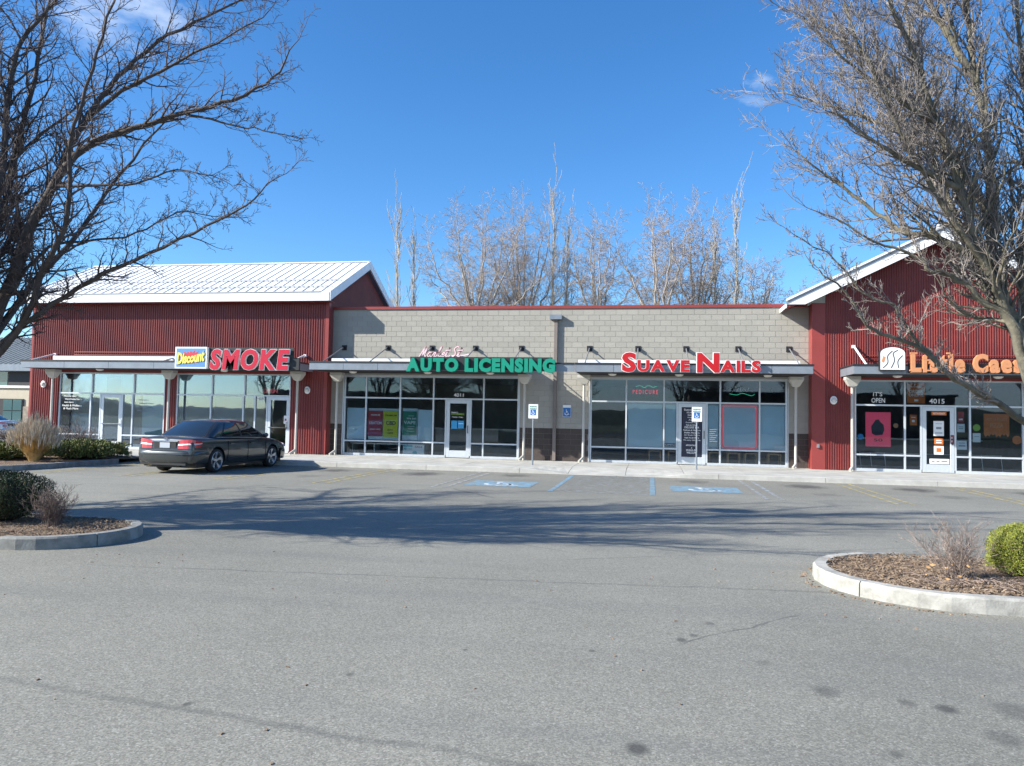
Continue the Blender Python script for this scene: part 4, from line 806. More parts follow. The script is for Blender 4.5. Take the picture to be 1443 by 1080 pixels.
def sedan(loc,rz,paint,label,group=None,plate=True):
    car=thing('parked_car',label,'car',loc,rz,group)
    ST=[(-2.50,.70,.36,.56,.60),(-2.47,.82,.30,.60,.64),(-2.45,.845,.28,.84,.90),(-2.41,.86,.27,.94,.985),(-2.25,.885,.25,.965,1.025),(-1.9,.905,.22,.965,1.045),(-1.5,.912,.20,.955,1.03),(-.9,.915,.19,.945,1.0),(0,.915,.19,.93,.98),(.9,.915,.19,.915,.975),(1.35,.912,.19,.90,.985),(1.7,.905,.20,.865,.94),(2.1,.885,.22,.80,.875),(2.35,.85,.25,.70,.79),(2.46,.78,.30,.58,.66),(2.50,.66,.38,.52,.58)]
    P=[];n=0
    for y,w,zb,zs,zt in ST:
        half=[(0,zb),(w*.80,zb),(w*.95,zb+.05),(w*.985,zb+(zs-zb)*.28),(w,zb+(zs-zb)*.55),(w*.985,zb+(zs-zb)*.82),(w*.93,zs),(w*.80,zs+(zt-zs)*.55),(w*.4,zt-.006),(0,zt)]
        ring=[(x,y,z) for x,z in half]+[(-x,y,z) for x,z in half[-2:0:-1]]; n=len(ring); P+=ring
    F=[(i*n+k,i*n+(k+1)%n,(i+1)*n+(k+1)%n,(i+1)*n+k) for i in range(len(ST)-1) for k in range(n)]+[tuple(range(n))[::-1],tuple((len(ST)-1)*n+k for k in range(n))]
    me=subsurf(MB().add(P,F).mesh('body',paint,True),2)
    o=bpy.data.objects.new('tmp',me); COL.objects.link(o); cut=[]
    WY=(-1.42,1.50); RW=.335
    for wy in WY:
        b=MB(); b.lathe([(0,-1.2),(.385,-1.2),(.385,-.60),(0,-.60)],(0,wy,RW+.005),40,axis='x'); b.lathe([(0,.60),(.385,.60),(.385,1.2),(0,1.2)],(0,wy,RW+.005),40,axis='x')
        c=bpy.data.objects.new('cut',b.mesh('cut','trimb')); COL.objects.link(c); cut.append(c); md=o.modifiers.new('b','BOOLEAN'); md.operation='DIFFERENCE'; md.object=c; md.solver='EXACT'
    bpy.context.view_layer.update(); me=bpy.data.meshes.new_from_object(o.evaluated_get(bpy.context.evaluated_depsgraph_get()))
    for c in cut+[o]: bpy.data.objects.remove(c)
    me.polygons.foreach_set('use_smooth',[True]*len(me.polygons))
    try: me.set_sharp_from_angle(angle=R(38))
    except Exception: pass
    body=link('body',me,car)
    # greenhouse: ruled between a belt ring and a roof ring
    belt=[(.79,-1.70,.985),(.80,1.28,.93),(-.80,1.28,.93),(-.79,-1.70,.985)]; roof=[(.60,-.98,1.415),(.60,.34,1.425),(-.60,.34,1.425),(-.60,-.98,1.415)]
    bowB=[.05,.14,.05,.12]; bowR=[.025,.07,.025,.06]; nrm=[(1,0),(0,1),(-1,0),(0,-1)]
    def surf(u,v,off=0):
        k=int(u)%4; t=u-int(u); a,b=Vector(belt[k]),Vector(belt[(k+1)%4]); c,d=Vector(roof[k]),Vector(roof[(k+1)%4])
        s=1-(2*t-1)**2; p=a.lerp(b,t); q=c.lerp(d,t); N=nrm[k]
        p.x+=N[0]*bowB[k]*s; p.y+=N[1]*bowB[k]*s; q.x+=N[0]*bowR[k]*s; q.y+=N[1]*bowR[k]*s; q.z+=.035*s if k in(1,3) else .02*s
        r=p.lerp(q,v); bul=.045*math.sin(PI*v); r.x+=N[0]*(bul+off); r.y+=N[1]*(bul+off); r.z+=off*.6; return r
    b=MB(); NU,NV=12,6; rows=[]
    for j in range(NV+1): rows.append([surf(k+i/NU,j/NV) for k in range(4) for i in range(NU)])
    m=4*NU; b.v=[tuple(p) for r in rows for p in r]; b.f=[(j*m+i,j*m+(i+1)%m,(j+1)*m+(i+1)%m,(j+1)*m+i) for j in range(NV) for i in range(m)]
    top=rows[-1]; cz=Vector((0,-.30,1.49)); prev=NV*m
    for sc,dz in((.8,.022),(.5,.042),(.2,.052)):
        o0=len(b.v)
        for p in top: q=Vector((p.x*sc,(p.y+.32)*sc-.32,1.425+dz+(p.z-1.41)*sc)); b.v.append(tuple(q))
        for i in range(m): b.f.append((prev+i,prev+(i+1)%m,o0+(i+1)%m,o0+i))
        prev=o0
    b.v.append((0,-.32,1.48)); b.f+=[(prev+i,prev+(i+1)%m,len(b.v)-1) for i in range(m)]; b.mi=[0]*len(b.f)
    b.build('cabin',paint,car,smooth=True)
    def patch(nm,u0,u1,v0,v1,mt,off,par=car,skew0=0,skew1=0,nu=10,nv=6,u0b=None,u1b=None):
        b=MB(); vs=[]
        for j in range(nv+1):
            v=v0+(v1-v0)*j/nv; t=j/nv; a=u0+(skew0)*t; c=u1+(skew1)*t
            for i in range(nu+1): vs.append(surf(min(max(a+(c-a)*i/nu,int(u0)),int(u0)+.9999),v,off))
        b.add(vs,[(j*(nu+1)+i,j*(nu+1)+i+1,(j+1)*(nu+1)+i+1,(j+1)*(nu+1)+i) for j in range(nv) for i in range(nu)]); return b.build(nm,mt,par,smooth=True)
    g=patch('rear_window',3.07,3.93,.07,.93,'cglass',.006); patch('window_seal',3.05,3.95,.03,.96,'trimb',.003,g)
    g=patch('windshield',1.06,1.94,.06,.93,'cglass',.006); patch('window_seal',1.04,1.96,.03,.96,'trimb',.003,g)
    for base,fl in((0,0),(2,1)):
        def U(a,c): return (base+a,base+c) if not fl else (base+1-c,base+1-a)
        w=patch('side_trim',*U(.16,.965),.07,.90,'trimb',.003)
        for a,c in((.18,.50),(.535,.93)): patch('window',*U(a,c),.10,.88,'cglass',.007,w)
    # chrome belt line and door shuts
    for s in(1,-1):
        MB().tube([(s*.863,y,z) for y,z in((-1.45,.982),(-.8,.968),(0,.953),(.9,.94),(1.2,.93))],.009,4).build('belt_moulding','chrome',car)
        MB().tube([(s*.915,y,.36) for y in(-1.0,0,1.05)],.012,4).build('sill_moulding','trimb',car)
        for y0 in(-.92,.10,1.08):
            MB().box(min(s*.895,s*.9165),max(s*.895,s*.9165),y0-.004,y0+.004,.30,.88).build('door_gap','trimb',car)
        for y0 in(-.75,.28): MB().obox((s*.918,y0,.80),(.014,0,0),(0,.085,0),(0,0,.014)).build('door_handle',paint,car)
        mo=link('mirror',None,car); b=MB(); b.lathe([(0,-.09),(.05,-.085),(.075,-.03),(.07,.03),(.03,.07),(0,.075)],(0,0,0),12,axis='y'); b.v=[(x*1.3+s*.98,y*.8+.92,z+1.02) for x,y,z in b.v]; b.build('mirror_shell',paint,mo,smooth=True)
        MB().box(min(s*.84,s*.93),max(s*.84,s*.93),.90,.95,.985,1.005).build('mirror_arm','trimb',mo)
        # tail lamp wrapping round the corner
        tl=link('tail_lamp',None,car)
        path=[(.40,-2.462),(.55,-2.468),(.68,-2.458),(.78,-2.425),(.845,-2.36),(.872,-2.26),(.885,-2.14)]
        def lamp(nm,f0,f1,mt,o,wid=1):
            b=MB(); vs=[]
            for i,(x,y) in enumerate(path):
                t=i/(len(path)-1); zt=.905+.035*math.sin(PI*min(1,t*1.3)); zb=.675+.08*t*t; z0=zb+(zt-zb)*f0; z1=zb+(zt-zb)*f1; nx,ny=(x/.9,(y+1.9)/.6); l=math.hypot(nx,ny); nx,ny=nx/l,ny/l
                for z in(z0,z1): vs+=[(s*(x+nx*o),y+ny*o-(.0 if z==z0 else -.018),z)]
                for z in(z1,z0): vs+=[(s*(x-nx*.04),y-ny*.04,z)]
            n4=len(path); b.add(vs,[(i*4+k,i*4+(k+1)%4,i*4+4+(k+1)%4,i*4+4+k) for i in range(n4-1) for k in range(4)]+[(0,1,2,3),(n4*4-1,n4*4-2,n4*4-3,n4*4-4)]); b.build(nm,mt,tl,smooth=False)
        lamp('red_lens',0,1,'tail',.020); lamp('clear_lens',.42,.60,'tailc',.026)
    # rear bumper, plate, garnish
    path=[(-.925,-1.86),(-.925,-2.15),(-.90,-2.33),(-.82,-2.46),(-.6,-2.535),(0,-2.565),(.6,-2.535),(.82,-2.46),(.90,-2.33),(.925,-2.15),(.925,-1.86)]
    def bump(path,cz,nm,sgn=-1):
        prof=[(-.10,-.21),(-.01,-.22),(.0,-.12),(.012,.02),(.0,.10),(-.04,.145),(-.12,.15)]; b=MB(); vs=[]
        for i,(x,y) in enumerate(path):
            a=Vector(path[max(i-1,0)]); c=Vector(path[min(i+1,len(path)-1)]); d=(c-a).normalized(); nx,ny=(d.y,-d.x) if sgn<0 else (-d.y,d.x)
            for o_,z in prof: vs.append((x+nx*o_,y+ny*o_,cz+z))
        k=len(prof); b.add(vs,[(i*k+j,i*k+j+1,(i+1)*k+j+1,(i+1)*k+j) for i in range(len(path)-1) for j in range(k-1)])
        me=subsurf(b.mesh(nm,paint,True),1); me.polygons.foreach_set('use_smooth',[True]*len(me.polygons)); return link(nm,me,car)
    bp=bump(path,.50,'rear_bumper'); MB().tube([(x*1.004,y-.004,.53) for x,y in path[1:-1]],.010,4).build('bumper_strip','trimb',bp)
    MB().box(-.70,.70,-2.545,-2.40,.245,.30).build('rear_valance','trimb',car)
    fp=[(-.925,1.95),(-.915,2.12),(-.88,2.30),(-.78,2.44),(-.5,2.54),(0,2.575),(.5,2.54),(.78,2.44),(.88,2.30),(.915,2.12),(.925,1.95)]
    bump(fp,.46,'front_bumper',1)
    MB().box(-.34,.34,-2.478,-2.44,.70,.86).build('plate_recess','trimb',car)
    if plate: MB().box(-.155,.155,-2.488,-2.479,.705,.85).build('licence_plate','plate',car)
    bevelm=bevel(MB().box(-.40,.40,-2.495,-2.44,.865,.898).mesh('trunk_garnish','chrome'),.008,2); link('trunk_garnish',bevelm,car)
    b=MB(); pts=[Vector((.052*math.cos(R(a)),-2.452,.952+.036*math.sin(R(a)))) for a in range(0,361,24)]; b.tube(pts,.006,5,cap=False); b.tube([(.016,-2.454,.972),(-.012,-2.456,.938),(.022,-2.456,.936)],.005,4); b.build('emblem','chrome',car)
    MB().tube([(-.80,-2.474,.68),(0,-2.50,.68),(.80,-2.474,.68)],.005,4).build('trunk_gap','trimb',car)
    for s in(1,-1): b=MB(); b.tube([(s*.55,-2.30,.24),(s*.55,-2.54,.24)],.032,10,cap=False); b.build('exhaust','chrome',car)
    MB().box(-.78,.78,-2.2,2.2,.16,.28).build('underbody','trimb',car)
    for s in(1,-1):                                # headlights
        b=MB(); b.lathe([(0,.0),(.09,.0),(.085,.03),(.05,.05),(0,.055)],(0,0,0),14,axis='y'); b.v=[(x*1.7+s*.66,y+2.38,z+.66) for x,y,z in b.v]; b.build('headlight','tailc',car,smooth=True)
    # wheels
    tm=MB().lathe([(.24,-.105),(.29,-.115),(.322,-.095),(.335,-.05),(.335,.05),(.322,.095),(.29,.115),(.245,.105)],(0,0,0),36,axis='x').mesh('tyre','rubber',True)
    b=MB(); b.lathe([(.252,.108),(.242,.112),(.232,.09),(.222,.03),(.222,-.10)],(0,0,0),36,axis='x'); b.lathe([(0,.085),(.032,.083),(.036,.07),(.036,.02)],(0,0,0),14,axis='x')
    for k in range(5):
        a=2*PI*k/5+.3; ca,sa=math.cos(a),math.sin(a)
        vs=[]
        for r,w,x in((.025,.030,.078),(.09,.030,.066),(.15,.036,.078),(.235,.052,.095)):
            for q in(-1,1): vs.append((x,ca*r-sa*w*q,sa*r+ca*w*q))
            for q in(1,-1): vs.append((x-.035,ca*r-sa*w*q,sa*r+ca*w*q))
        b.add(vs,[(i*4+j,i*4+(j+1)%4,i*4+4+(j+1)%4,i*4+4+j) for i in range(3) for j in range(4)])
    rm=b.mesh('rim','rimm',False); dm_=MB().lathe([(0,.01),(.15,.01),(.15,-.02)],(0,0,0),24,axis='x').mesh('brake_disc','trimb')
    for wy in WY:
        for s in(1,-1):
            w=link('wheel',None,car,loc=(s*.79,wy,.335)); w.rotation_euler=(0,0,0 if s>0 else PI)
            link('tyre',tm,w); link('rim',rm,w); link('brake_disc',dm_,w)
    return car
rn=random.Random(15); b=MB()
for i in range(420):
    u=rn.random(); x,y=(rn.uniform(-9,5),rn.uniform(-26.5,-13)) if u<.45 else (rn.uniform(-16,12),-4.75-abs(rn.gauss(0,.12))) if u<.8 else (lambda q:(2.98-1.27*math.sin(q)-rn.uniform(0,.10),-19.52+1.27*math.cos(q)-rn.uniform(0,.06)))(rn.uniform(.3,3.1))
    a=rn.uniform(0,3.14); l=rn.uniform(.004,.014)*(1.6 if u>.45 else 1); b.obox((x,y,.004),(math.cos(a)*l,math.sin(a)*l,.001),(-math.sin(a)*l*.5,math.cos(a)*l*.5,0),(0,0,.003))
b.build('grit','chip',lot,kind='stuff')
car=sedan((-12.80,-6.98,0),R(-3.0),'paint','dark grey metallic sedan parked nose-in in front of the smoke shop door')
# ================================================================= TREES
def frame_of(d):
    u=d.cross(Vector((0,0,1)) if abs(d.z)<.95 else Vector((1,0,0))).normalized(); return u,d.cross(u)
class Tree:
    def __init__(s,seed,n0=7): s.r=random.Random(seed); s.big=MB(); s.tw=MB(); s.cnt=0; s.bend=.18
    def limb(s,pts,r0,r1,thick=True,n=7,wig=0):
        P=smooth3(pts,4); 
        if wig: P=[p+Vector((s.r.gauss(0,wig),s.r.gauss(0,wig),s.r.gauss(0,wig)))*min(1,i/3) for i,p in enumerate(P)]
        m=len(P); rs=[r0+(r1-r0)*(i/(m-1))**.8 for i in range(m)]; (s.big if thick else s.tw).tube(P,rs,n,cap=False); return P,rs
    def grow(s,p,d,L,r,lev,up=.25,spread=(25,50),dens=1.0,maxlev=3,bend=.18,cols=None):
        # a wandering shoot with side shoots; lev counts down to the twigs
        R_=s.r; n=4 if lev<=0 else 6; step=L/n; bend=min(bend,s.bend); P=[p.copy()]; D=[d.copy()]; dd=d.copy()
        for i in range(n):
            dd=(dd+Vector((R_.gauss(0,bend),R_.gauss(0,bend),R_.gauss(0,bend)+up*.22))).normalized(); P.append(P[-1]+dd*step); D.append(dd.copy())
        rs=[max(r*(1-.75*i/n),s.rmin) for i in range(n+1)]
        (s.big if r>s.thick else s.tw).tube(P,rs,5 if r>.02 else 4 if r>.009 else 3,cap=False); s.cnt+=n
        if lev<=0: return
        k=max(1,int(s.kids[lev]*dens*(.7+.6*R_.random()))); a0=R_.random()*6.28
        for j in range(k):
            t=.18+.80*(j+R_.random()*.8)/k; i=min(int(t*n),n-1); f=t*n-i; q=P[i].lerp(P[i+1],min(f,1)); dj=D[min(i+1,n)]; u,v=frame_of(dj); a=a0+j*2.4+R_.gauss(0,.35); sp=R(R_.uniform(*spread))
            nd=(dj*math.cos(sp)+(u*math.cos(a)+v*math.sin(a))*math.sin(sp)+Vector((0,0,up*.35))).normalized()
            s.grow(q,nd,L*R_.uniform(.38,.62)*(1-.35*t),rs[i]*.62,lev-1,up,spread,dens,maxlev,bend)
    def clothe(s,P,rs,L,lev,every=.16,t0=.15,up=.3,spread=(28,60),dens=1,tip=True,jit=.5):
        acc=s.r.random()*every; tot=sum((b-a).length for a,b in zip(P,P[1:])); run=0; a=s.r.random()*6
        for i in range(len(P)-1):
            seg=P[i+1]-P[i]; l=seg.length; 
            while acc<l:
                t=(run+acc)/tot
                if t>t0:
                    q=P[i]+seg*(acc/l); d=seg.normalized(); u,v=frame_of(d); a+=2.4+s.r.gauss(0,.4); sp=R(s.r.uniform(*spread))
                    nd=(d*math.cos(sp)+(u*math.cos(a)+v*math.sin(a))*math.sin(sp)+Vector((0,0,up*.5))).normalized(); s.grow(q,nd,L*s.r.uniform(.55,1.15)*(1-.45*t),max(min(rs[i]*.5,.02),.005),lev,up,spread,dens)
                acc+=every*s.r.uniform(1-jit,1+jit)
            acc-=l; run+=l
        if tip: d=(P[-1]-P[-2]).normalized(); s.grow(P[-1],d,L*.9,rs[-1],lev,up,spread,dens)
def smooth3(P,n=4):
    P=[Vector(p) for p in P]; out=[]
    for i in range(len(P)-1):
        p0,p1,p2,p3=P[max(i-1,0)],P[i],P[i+1],P[min(i+2,len(P)-1)]
        for j in range(n):
            u=j/n; out.append(.5*((2*p1)+(-p0+p2)*u+(2*p0-5*p1+4*p2-p3)*u*u+(-p0+3*p1-3*p2+p3)*u**3))
    return out+[P[-1]]
def finish(T,label,bark,twig,cat='tree',name='bare_tree',group=None,loc=None,trunk=None):
    o=thing(name,label,cat,group=group); 
    if trunk: trunk.build('trunk',bark,o,smooth=True)
    T.big.build('branches' if trunk else 'trunk',bark,o,smooth=True); c=T.tw.build('crown',twig,o,smooth=True); c['kind']='stuff'; return o
# left foreground tree
T=Tree(11); T.rmin=.0028; T.thick=.018; T.kids={3:5,2:5,1:4,0:0}
tr=MB(); tr.tube(smooth3([(-9.32,-19.45,.05),(-9.30,-19.46,.5),(-9.33,-19.5,1.1),(-9.35,-19.52,1.85)]),[.24,.215,.20,.19,.185,.18,.175,.17,.17,.17,.17,.17,.16],12,cap=False)
LT={'A':([(-9.33,-19.53,1.76),(-8.57,-19.51,2.54),(-7.94,-19.51,2.96),(-7.23,-19.5,3.38),(-6.44,-19.48,3.72),(-5.66,-19.45,4.06),(-5.11,-19.47,4.31),(-4.72,-19.51,4.61)],.05,.007,.52),
 'B':([(-9.33,-19.53,1.76),(-8.86,-19.45,2.68),(-8.56,-19.39,3.37),(-8.36,-19.36,4.05),(-8.06,-19.3,4.72),(-7.65,-19.23,5.26),(-7.0,-19.11,5.55),(-6.33,-18.99,5.76),(-5.67,-18.87,5.97),(-5.16,-18.78,6.28),(-4.95,-18.72,6.7)],.10,.009,.6),
 'B2':([(-6.33,-18.99,5.76),(-5.84,-18.92,5.65),(-5.35,-18.86,5.55),(-4.9,-18.8,5.45)],.020,.006,.42),
 'C':([(-9.42,-19.45,1.76),(-8.95,-19.25,2.9),(-8.73,-19.1,3.57),(-8.61,-18.96,4.35),(-8.39,-18.81,5.16),(-8.16,-18.65,5.89),(-7.8,-18.47,6.58),(-7.33,-18.28,7.16),(-6.68,-18.05,7.63),(-6.01,-17.81,8.09)],.09,.012,.85),
 'C2':([(-8.16,-18.65,5.89),(-7.6,-18.6,6.3),(-6.9,-18.5,6.7),(-6.2,-18.5,7.0),(-5.5,-18.5,7.3)],.04,.008,.7),
 'D':([(-9.47,-19.56,1.81),(-9.14,-19.4,2.88),(-8.96,-19.29,4.08),(-8.96,-19.2,5.21),(-8.99,-19.12,6.36),(-8.84,-19.01,7.08),(-8.39,-18.84,7.81),(-8.13,-18.7,8.61)],.08,.012,.95),
 'E':([(-9.19,-19.51,1.86),(-8.3,-19.52,2.68),(-7.86,-19.61,3.51),(-7.46,-19.71,4.22),(-7.33,-19.87,5.09),(-6.98,-19.98,5.95),(-6.63,-20.09,6.77),(-6.33,-20.21,7.58)],.055,.008,.75),
 'F':([(-8.06,-19.3,4.72),(-7.42,-19.34,4.69),(-6.76,-19.37,4.69),(-6.12,-19.41,4.83),(-5.49,-19.45,4.68)],.026,.006,.5),
 'G':([(-8.56,-19.39,3.37),(-8.16,-19.2,3.89),(-7.67,-18.99,4.04),(-7.17,-18.78,4.16),(-6.67,-18.56,4.51),(-6.24,-18.36,4.5)],.026,.006,.5),
 'H':([(-9.56,-19.47,1.81),(-9.49,-19.4,3.08),(-9.52,-19.34,4.38),(-9.46,-19.27,5.91),(-9.49,-19.21,7.48),(-9.32,-19.12,9.09)],.10,.012,1.0),
 'I':([(-9.4,-19.4,1.8),(-9.9,-19.0,3.2),(-10.6,-18.6,4.6),(-11.2,-18.2,6.2),(-11.5,-17.8,7.6)],.08,.01,1.0),
 'J':([(-9.4,-19.6,1.8),(-9.8,-20.1,3.0),(-10.4,-20.8,4.4),(-10.9,-21.2,6.0),(-11.2,-21.5,7.4)],.08,.01,1.0),
 'K':([(-9.3,-19.4,1.9),(-9.2,-18.6,3.2),(-8.9,-17.7,4.6),(-8.6,-17.0,5.9),(-8.2,-16.4,7.0)],.07,.01,.9)}
for k,(pts,r0,r1,L) in LT.items():
    P,rs=T.limb(pts,r0,r1,wig=.012); fine=k not in 'IJK'
    T.clothe(P,rs,L*1.2,2,every=.10 if fine else .16,t0=.2,up=.22,dens=1.05 if fine else .9,spread=(28,62))
for i in range(17):  # extra limbs, mostly out of view, added to fill out the crown's shadow
    a=PI*.42+PI*1.05*i/9 if i<9 else -PI/2+T.r.uniform(-.95,.95); sp=T.r.uniform(1.6,2.9); top=T.r.uniform(5.2,8.6)
    if i>=9: sp=T.r.uniform(1.9,4.2); top=T.r.uniform(3.9,7.4)
    P,rs=T.limb([(-9.35,-19.5,1.85+.1*(i%3)),(-9.35+math.cos(a)*sp*.3+T.r.gauss(0,.15),-19.5+math.sin(a)*sp*.35+T.r.gauss(0,.15),2.2+(top-2)*.33),(-9.35+math.cos(a)*sp*.65+T.r.gauss(0,.3),-19.5+math.sin(a)*sp*.7+T.r.gauss(0,.3),2.0+(top-2)*.68+T.r.gauss(0,.2)),(-9.35+math.cos(a)*sp,-19.5+math.sin(a)*sp,top)],.08,.014,wig=.02)
    T.clothe(P,rs,1.25,2,every=.13,t0=.2,up=.25,dens=1.1,spread=(28,60))
print('left tree segs',T.cnt)
left_tree=finish(T,'large leafless tree, bark coloured as a dark silhouette, sweeping in from the left edge of the picture','barkd','twigd',trunk=tr)
nb=copy_tree(left_tree); nb['label']='second leafless tree added unseen outside the left edge to thicken the shadow on the lot'; an=2.2; nb.rotation_euler=(0,0,an)  # unseen copy of the left tree, added to make the lot shadow denser
pv=Matrix.Rotation(an,3,'Z')@Vector((-9.35,-19.5,0)); nb.location=Vector((-13.7,-19.45,0))-pv
# right foreground tree
T=Tree(23); T.rmin=.0025; T.thick=.018; T.kids={3:5,2:5,1:4,0:0}
tr=MB(); P=smooth3([(4.36,-19.25,.05),(4.34,-19.26,.3),(4.23,-19.29,.96),(4.12,-19.34,1.71),(4.03,-19.37,2.16),(3.97,-19.4,2.46)]); tr.tube(P,[.165-.055*min(1,i/(len(P)-1)*1.15) for i in range(len(P))],12,cap=False)
RT={'R1':([(4.02,-19.36,2.0),(3.82,-19.34,2.8),(3.66,-19.31,3.39),(3.64,-19.25,4.03),(3.64,-19.19,4.85),(3.54,-19.15,5.68),(3.45,-19.11,6.52),(3.4,-19.06,7.55)],.078,.02,.9),
 'R2':([(4.02,-19.37,2.0),(3.80,-19.42,2.7),(3.44,-19.56,3.42),(3.15,-19.72,4.19),(2.88,-19.87,4.86),(2.64,-20.01,5.49),(2.33,-20.17,6.03),(2.09,-20.31,6.7)],.062,.012,.9),
 'R3':([(4.0,-19.38,2.3),(3.80,-19.42,2.75),(3.41,-19.5,3.09),(3.13,-19.58,3.28),(2.9,-19.65,3.32),(2.72,-19.7,3.48),(2.28,-19.81,3.62),(1.76,-19.94,3.9)],.05,.007,.65),
 'R3b':([(3.62,-19.35,3.45),(3.04,-19.43,3.72),(2.67,-19.4,3.82),(2.45,-19.33,4.04),(1.96,-19.32,4.47),(1.60,-19.3,4.78)],.05,.007,.75),
 'R4':([(4.08,-19.36,1.62),(3.63,-19.62,1.88),(3.32,-19.77,2.02),(2.97,-19.92,2.22),(2.68,-20.06,2.46),(2.24,-20.22,2.6),(2.06,-20.35,2.69),(1.84,-20.48,3.0),(1.59,-20.62,3.14)],.042,.006,.45),
 'R5':([(2.96,-19.93,2.22),(2.58,-20.06,2.61),(2.39,-20.14,2.89),(2.12,-20.23,2.97),(1.81,-20.32,3.3),(1.39,-20.44,3.56)],.022,.005,.45),
 'R6':([(3.14,-19.74,4.18),(2.63,-20.03,4.33),(2.1,-20.26,4.6),(1.72,-20.42,4.80)],.035,.007,.7),
 'R6b':([(2.9,-19.86,4.84),(2.4,-20.0,5.1),(1.9,-20.1,5.5),(1.5,-20.2,5.9)],.03,.007,.7),
 'R7':([(3.64,-19.25,4.0),(3.25,-19.24,4.69),(2.79,-19.07,5.51),(2.21,-18.92,6.2),(1.76,-18.75,6.67)],.055,.008,.85),
 'R7b':([(3.25,-19.24,4.69),(2.7,-19.2,5.0),(2.1,-19.1,5.35),(1.5,-19.0,5.6)],.035,.007,.75),
 'R8':([(4.03,-19.36,2.05),(4.0,-19.28,2.6),(4.01,-19.11,3.43),(4.16,-18.94,4.51),(4.2,-18.79,5.63),(4.16,-18.66,6.71),(4.32,-18.49,7.67)],.07,.012,.9),
 'R13':([(3.70,-19.33,3.1),(3.35,-19.1,4.0),(3.1,-19.0,5.0),(2.95,-18.9,6.2),(2.85,-18.8,7.3)],.045,.01,.85),
 'R14':([(3.44,-19.56,3.42),(3.0,-19.8,3.95),(2.45,-20.1,4.75),(2.0,-20.35,5.5),(1.75,-20.5,6.2)],.035,.008,.8),
 'R9':([(3.56,-19.16,5.5),(3.21,-19.17,6.18),(2.9,-18.98,6.97),(2.55,-18.81,7.81)],.05,.01,.8),
 'R10':([(4.10,-19.34,1.7),(4.6,-19.2,3.2),(5.3,-19.1,4.6),(5.9,-19.0,6.2)],.08,.01,1.0),
 'R11':([(4.04,-19.37,1.9),(4.2,-20.0,3.5),(4.7,-20.6,4.9),(5.1,-21.0,6.3)],.07,.01,1.0),
 'R12':([(4.02,-19.36,2.0),(3.95,-19.25,2.5),(3.7,-18.7,3.6),(3.4,-18.1,4.8),(3.1,-17.6,6.0)],.06,.01,.9)}
for k,(pts,r0,r1,L) in RT.items():
    P,rs=T.limb(pts,r0,r1,wig=.010); fine=k not in('R10','R11')
    low=k in('R3','R4','R5'); T.clothe(P,rs,L*(.95 if low else 1.15),2,every=.095 if low else .068 if fine else .2,t0=.16,up=.34,dens=(1.1 if low else 1.4) if fine else .8,spread=(24,56))
print('right tree segs',T.cnt)
finish(T,'large grey leafless tree with lichened trunk rising from the right planting island','barkl','twigl',trunk=tr)
# trees behind the block shop
def bgtree(x,y,h,sp,seed,label,lean=0,stems=9,z0=9.3,group='bare trees beyond the block shop roof'):
    T=Tree(seed); T.rmin=.010; T.thick=.06; T.bend=.09; T.kids={3:5,2:6,1:5,0:0}; tr=MB(); R_=T.r; T0=Vector((x,y,z0))
    tr.tube([(x,y,0),(x,y,z0*.5),(x+.02,y,z0+.1)],[.34,.28,.24],8,cap=False)
    for i in range(stems):
        a=2.4*i+R_.uniform(-.3,.3); e=R(12+74*((i+.5)/stems)**.8)+R_.uniform(-.08,.08); zc=12.0
        end=Vector((x+math.cos(a)*math.cos(e)*sp,y+math.sin(a)*math.cos(e)*sp,zc+math.sin(e)*(h-zc)*.94)); d=end-T0
        m1=T0+d*.33+Vector((math.cos(a)*.03*sp,math.sin(a)*.03*sp,-.015*h)); m2=T0+d*.68+Vector((math.cos(a)*.05*sp,math.sin(a)*.05*sp,-.012*h))
        P,rs=T.limb([T0+Vector((0,0,-1.2+.3*(i%5))),m1,m2,end],.15,.022,n=5,wig=.09); T.clothe(P,rs,h*.15,2,every=h*.0215,t0=.14,up=-.02,spread=(28,62),dens=1.0)
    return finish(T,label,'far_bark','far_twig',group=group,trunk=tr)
bgtree(-14.6,35,18.6,6.6,31,'widest round bare crown behind the licensing shop',stems=12)
bgtree(-11.0,37,19.4,5.2,32,'tall bare tree left of the middle poplars, its crown meeting the widest one',stems=11)
bgtree(-4.6,36,17.8,3.8,33,'slender bare tree just right of the middle poplars',stems=8)
bgtree(.5,35,18.5,5.0,34,'upright bare tree behind the big initial of the nail salon sign',stems=10)
bgtree(3.6,37,18.8,4.4,35,'bare tree behind the right half of the nail salon roof',stems=9)
bgtree(8.9,42,15.6,4.0,36,'low bare tree partly behind the foreground crown, rightmost beyond the block roof',stems=8)
def poplar(x,y,h,w,seed,label,stems=1):
    T=Tree(seed); T.rmin=.016; T.thick=.07; T.kids={3:5,2:4,1:3,0:0}; R_=T.r; tr=MB()
    for s_ in range(stems):
        ox=(s_-(stems-1)/2)*w*.9; P,rs=T.limb([(x+ox*.3,y,0),(x+ox*.6,y,h*.35),(x+ox,y+.1,h*.7),(x+ox*1.1,y,h*(1-.13*s_))],.18,.03,n=6,wig=.05)
        T.clothe(P,rs,h*.24,1,every=h*.014,t0=.12,up=1.2,spread=(9,20),dens=1.1)
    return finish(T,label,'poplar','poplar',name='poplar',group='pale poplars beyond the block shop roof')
poplar(-22.1,36,18.6,.8,41,'pale thin poplar beside the white gable, leftmost of the poplars')
poplar(-20.9,37,16.8,.7,42,'short faint poplar just right of the leftmost one')
poplar(-8.3,36,20.0,.9,43,'tallest pale poplar in the middle above the downspout'); poplar(-7.2,37,17.2,.6,44,'shorter pale poplar right beside the tallest one')
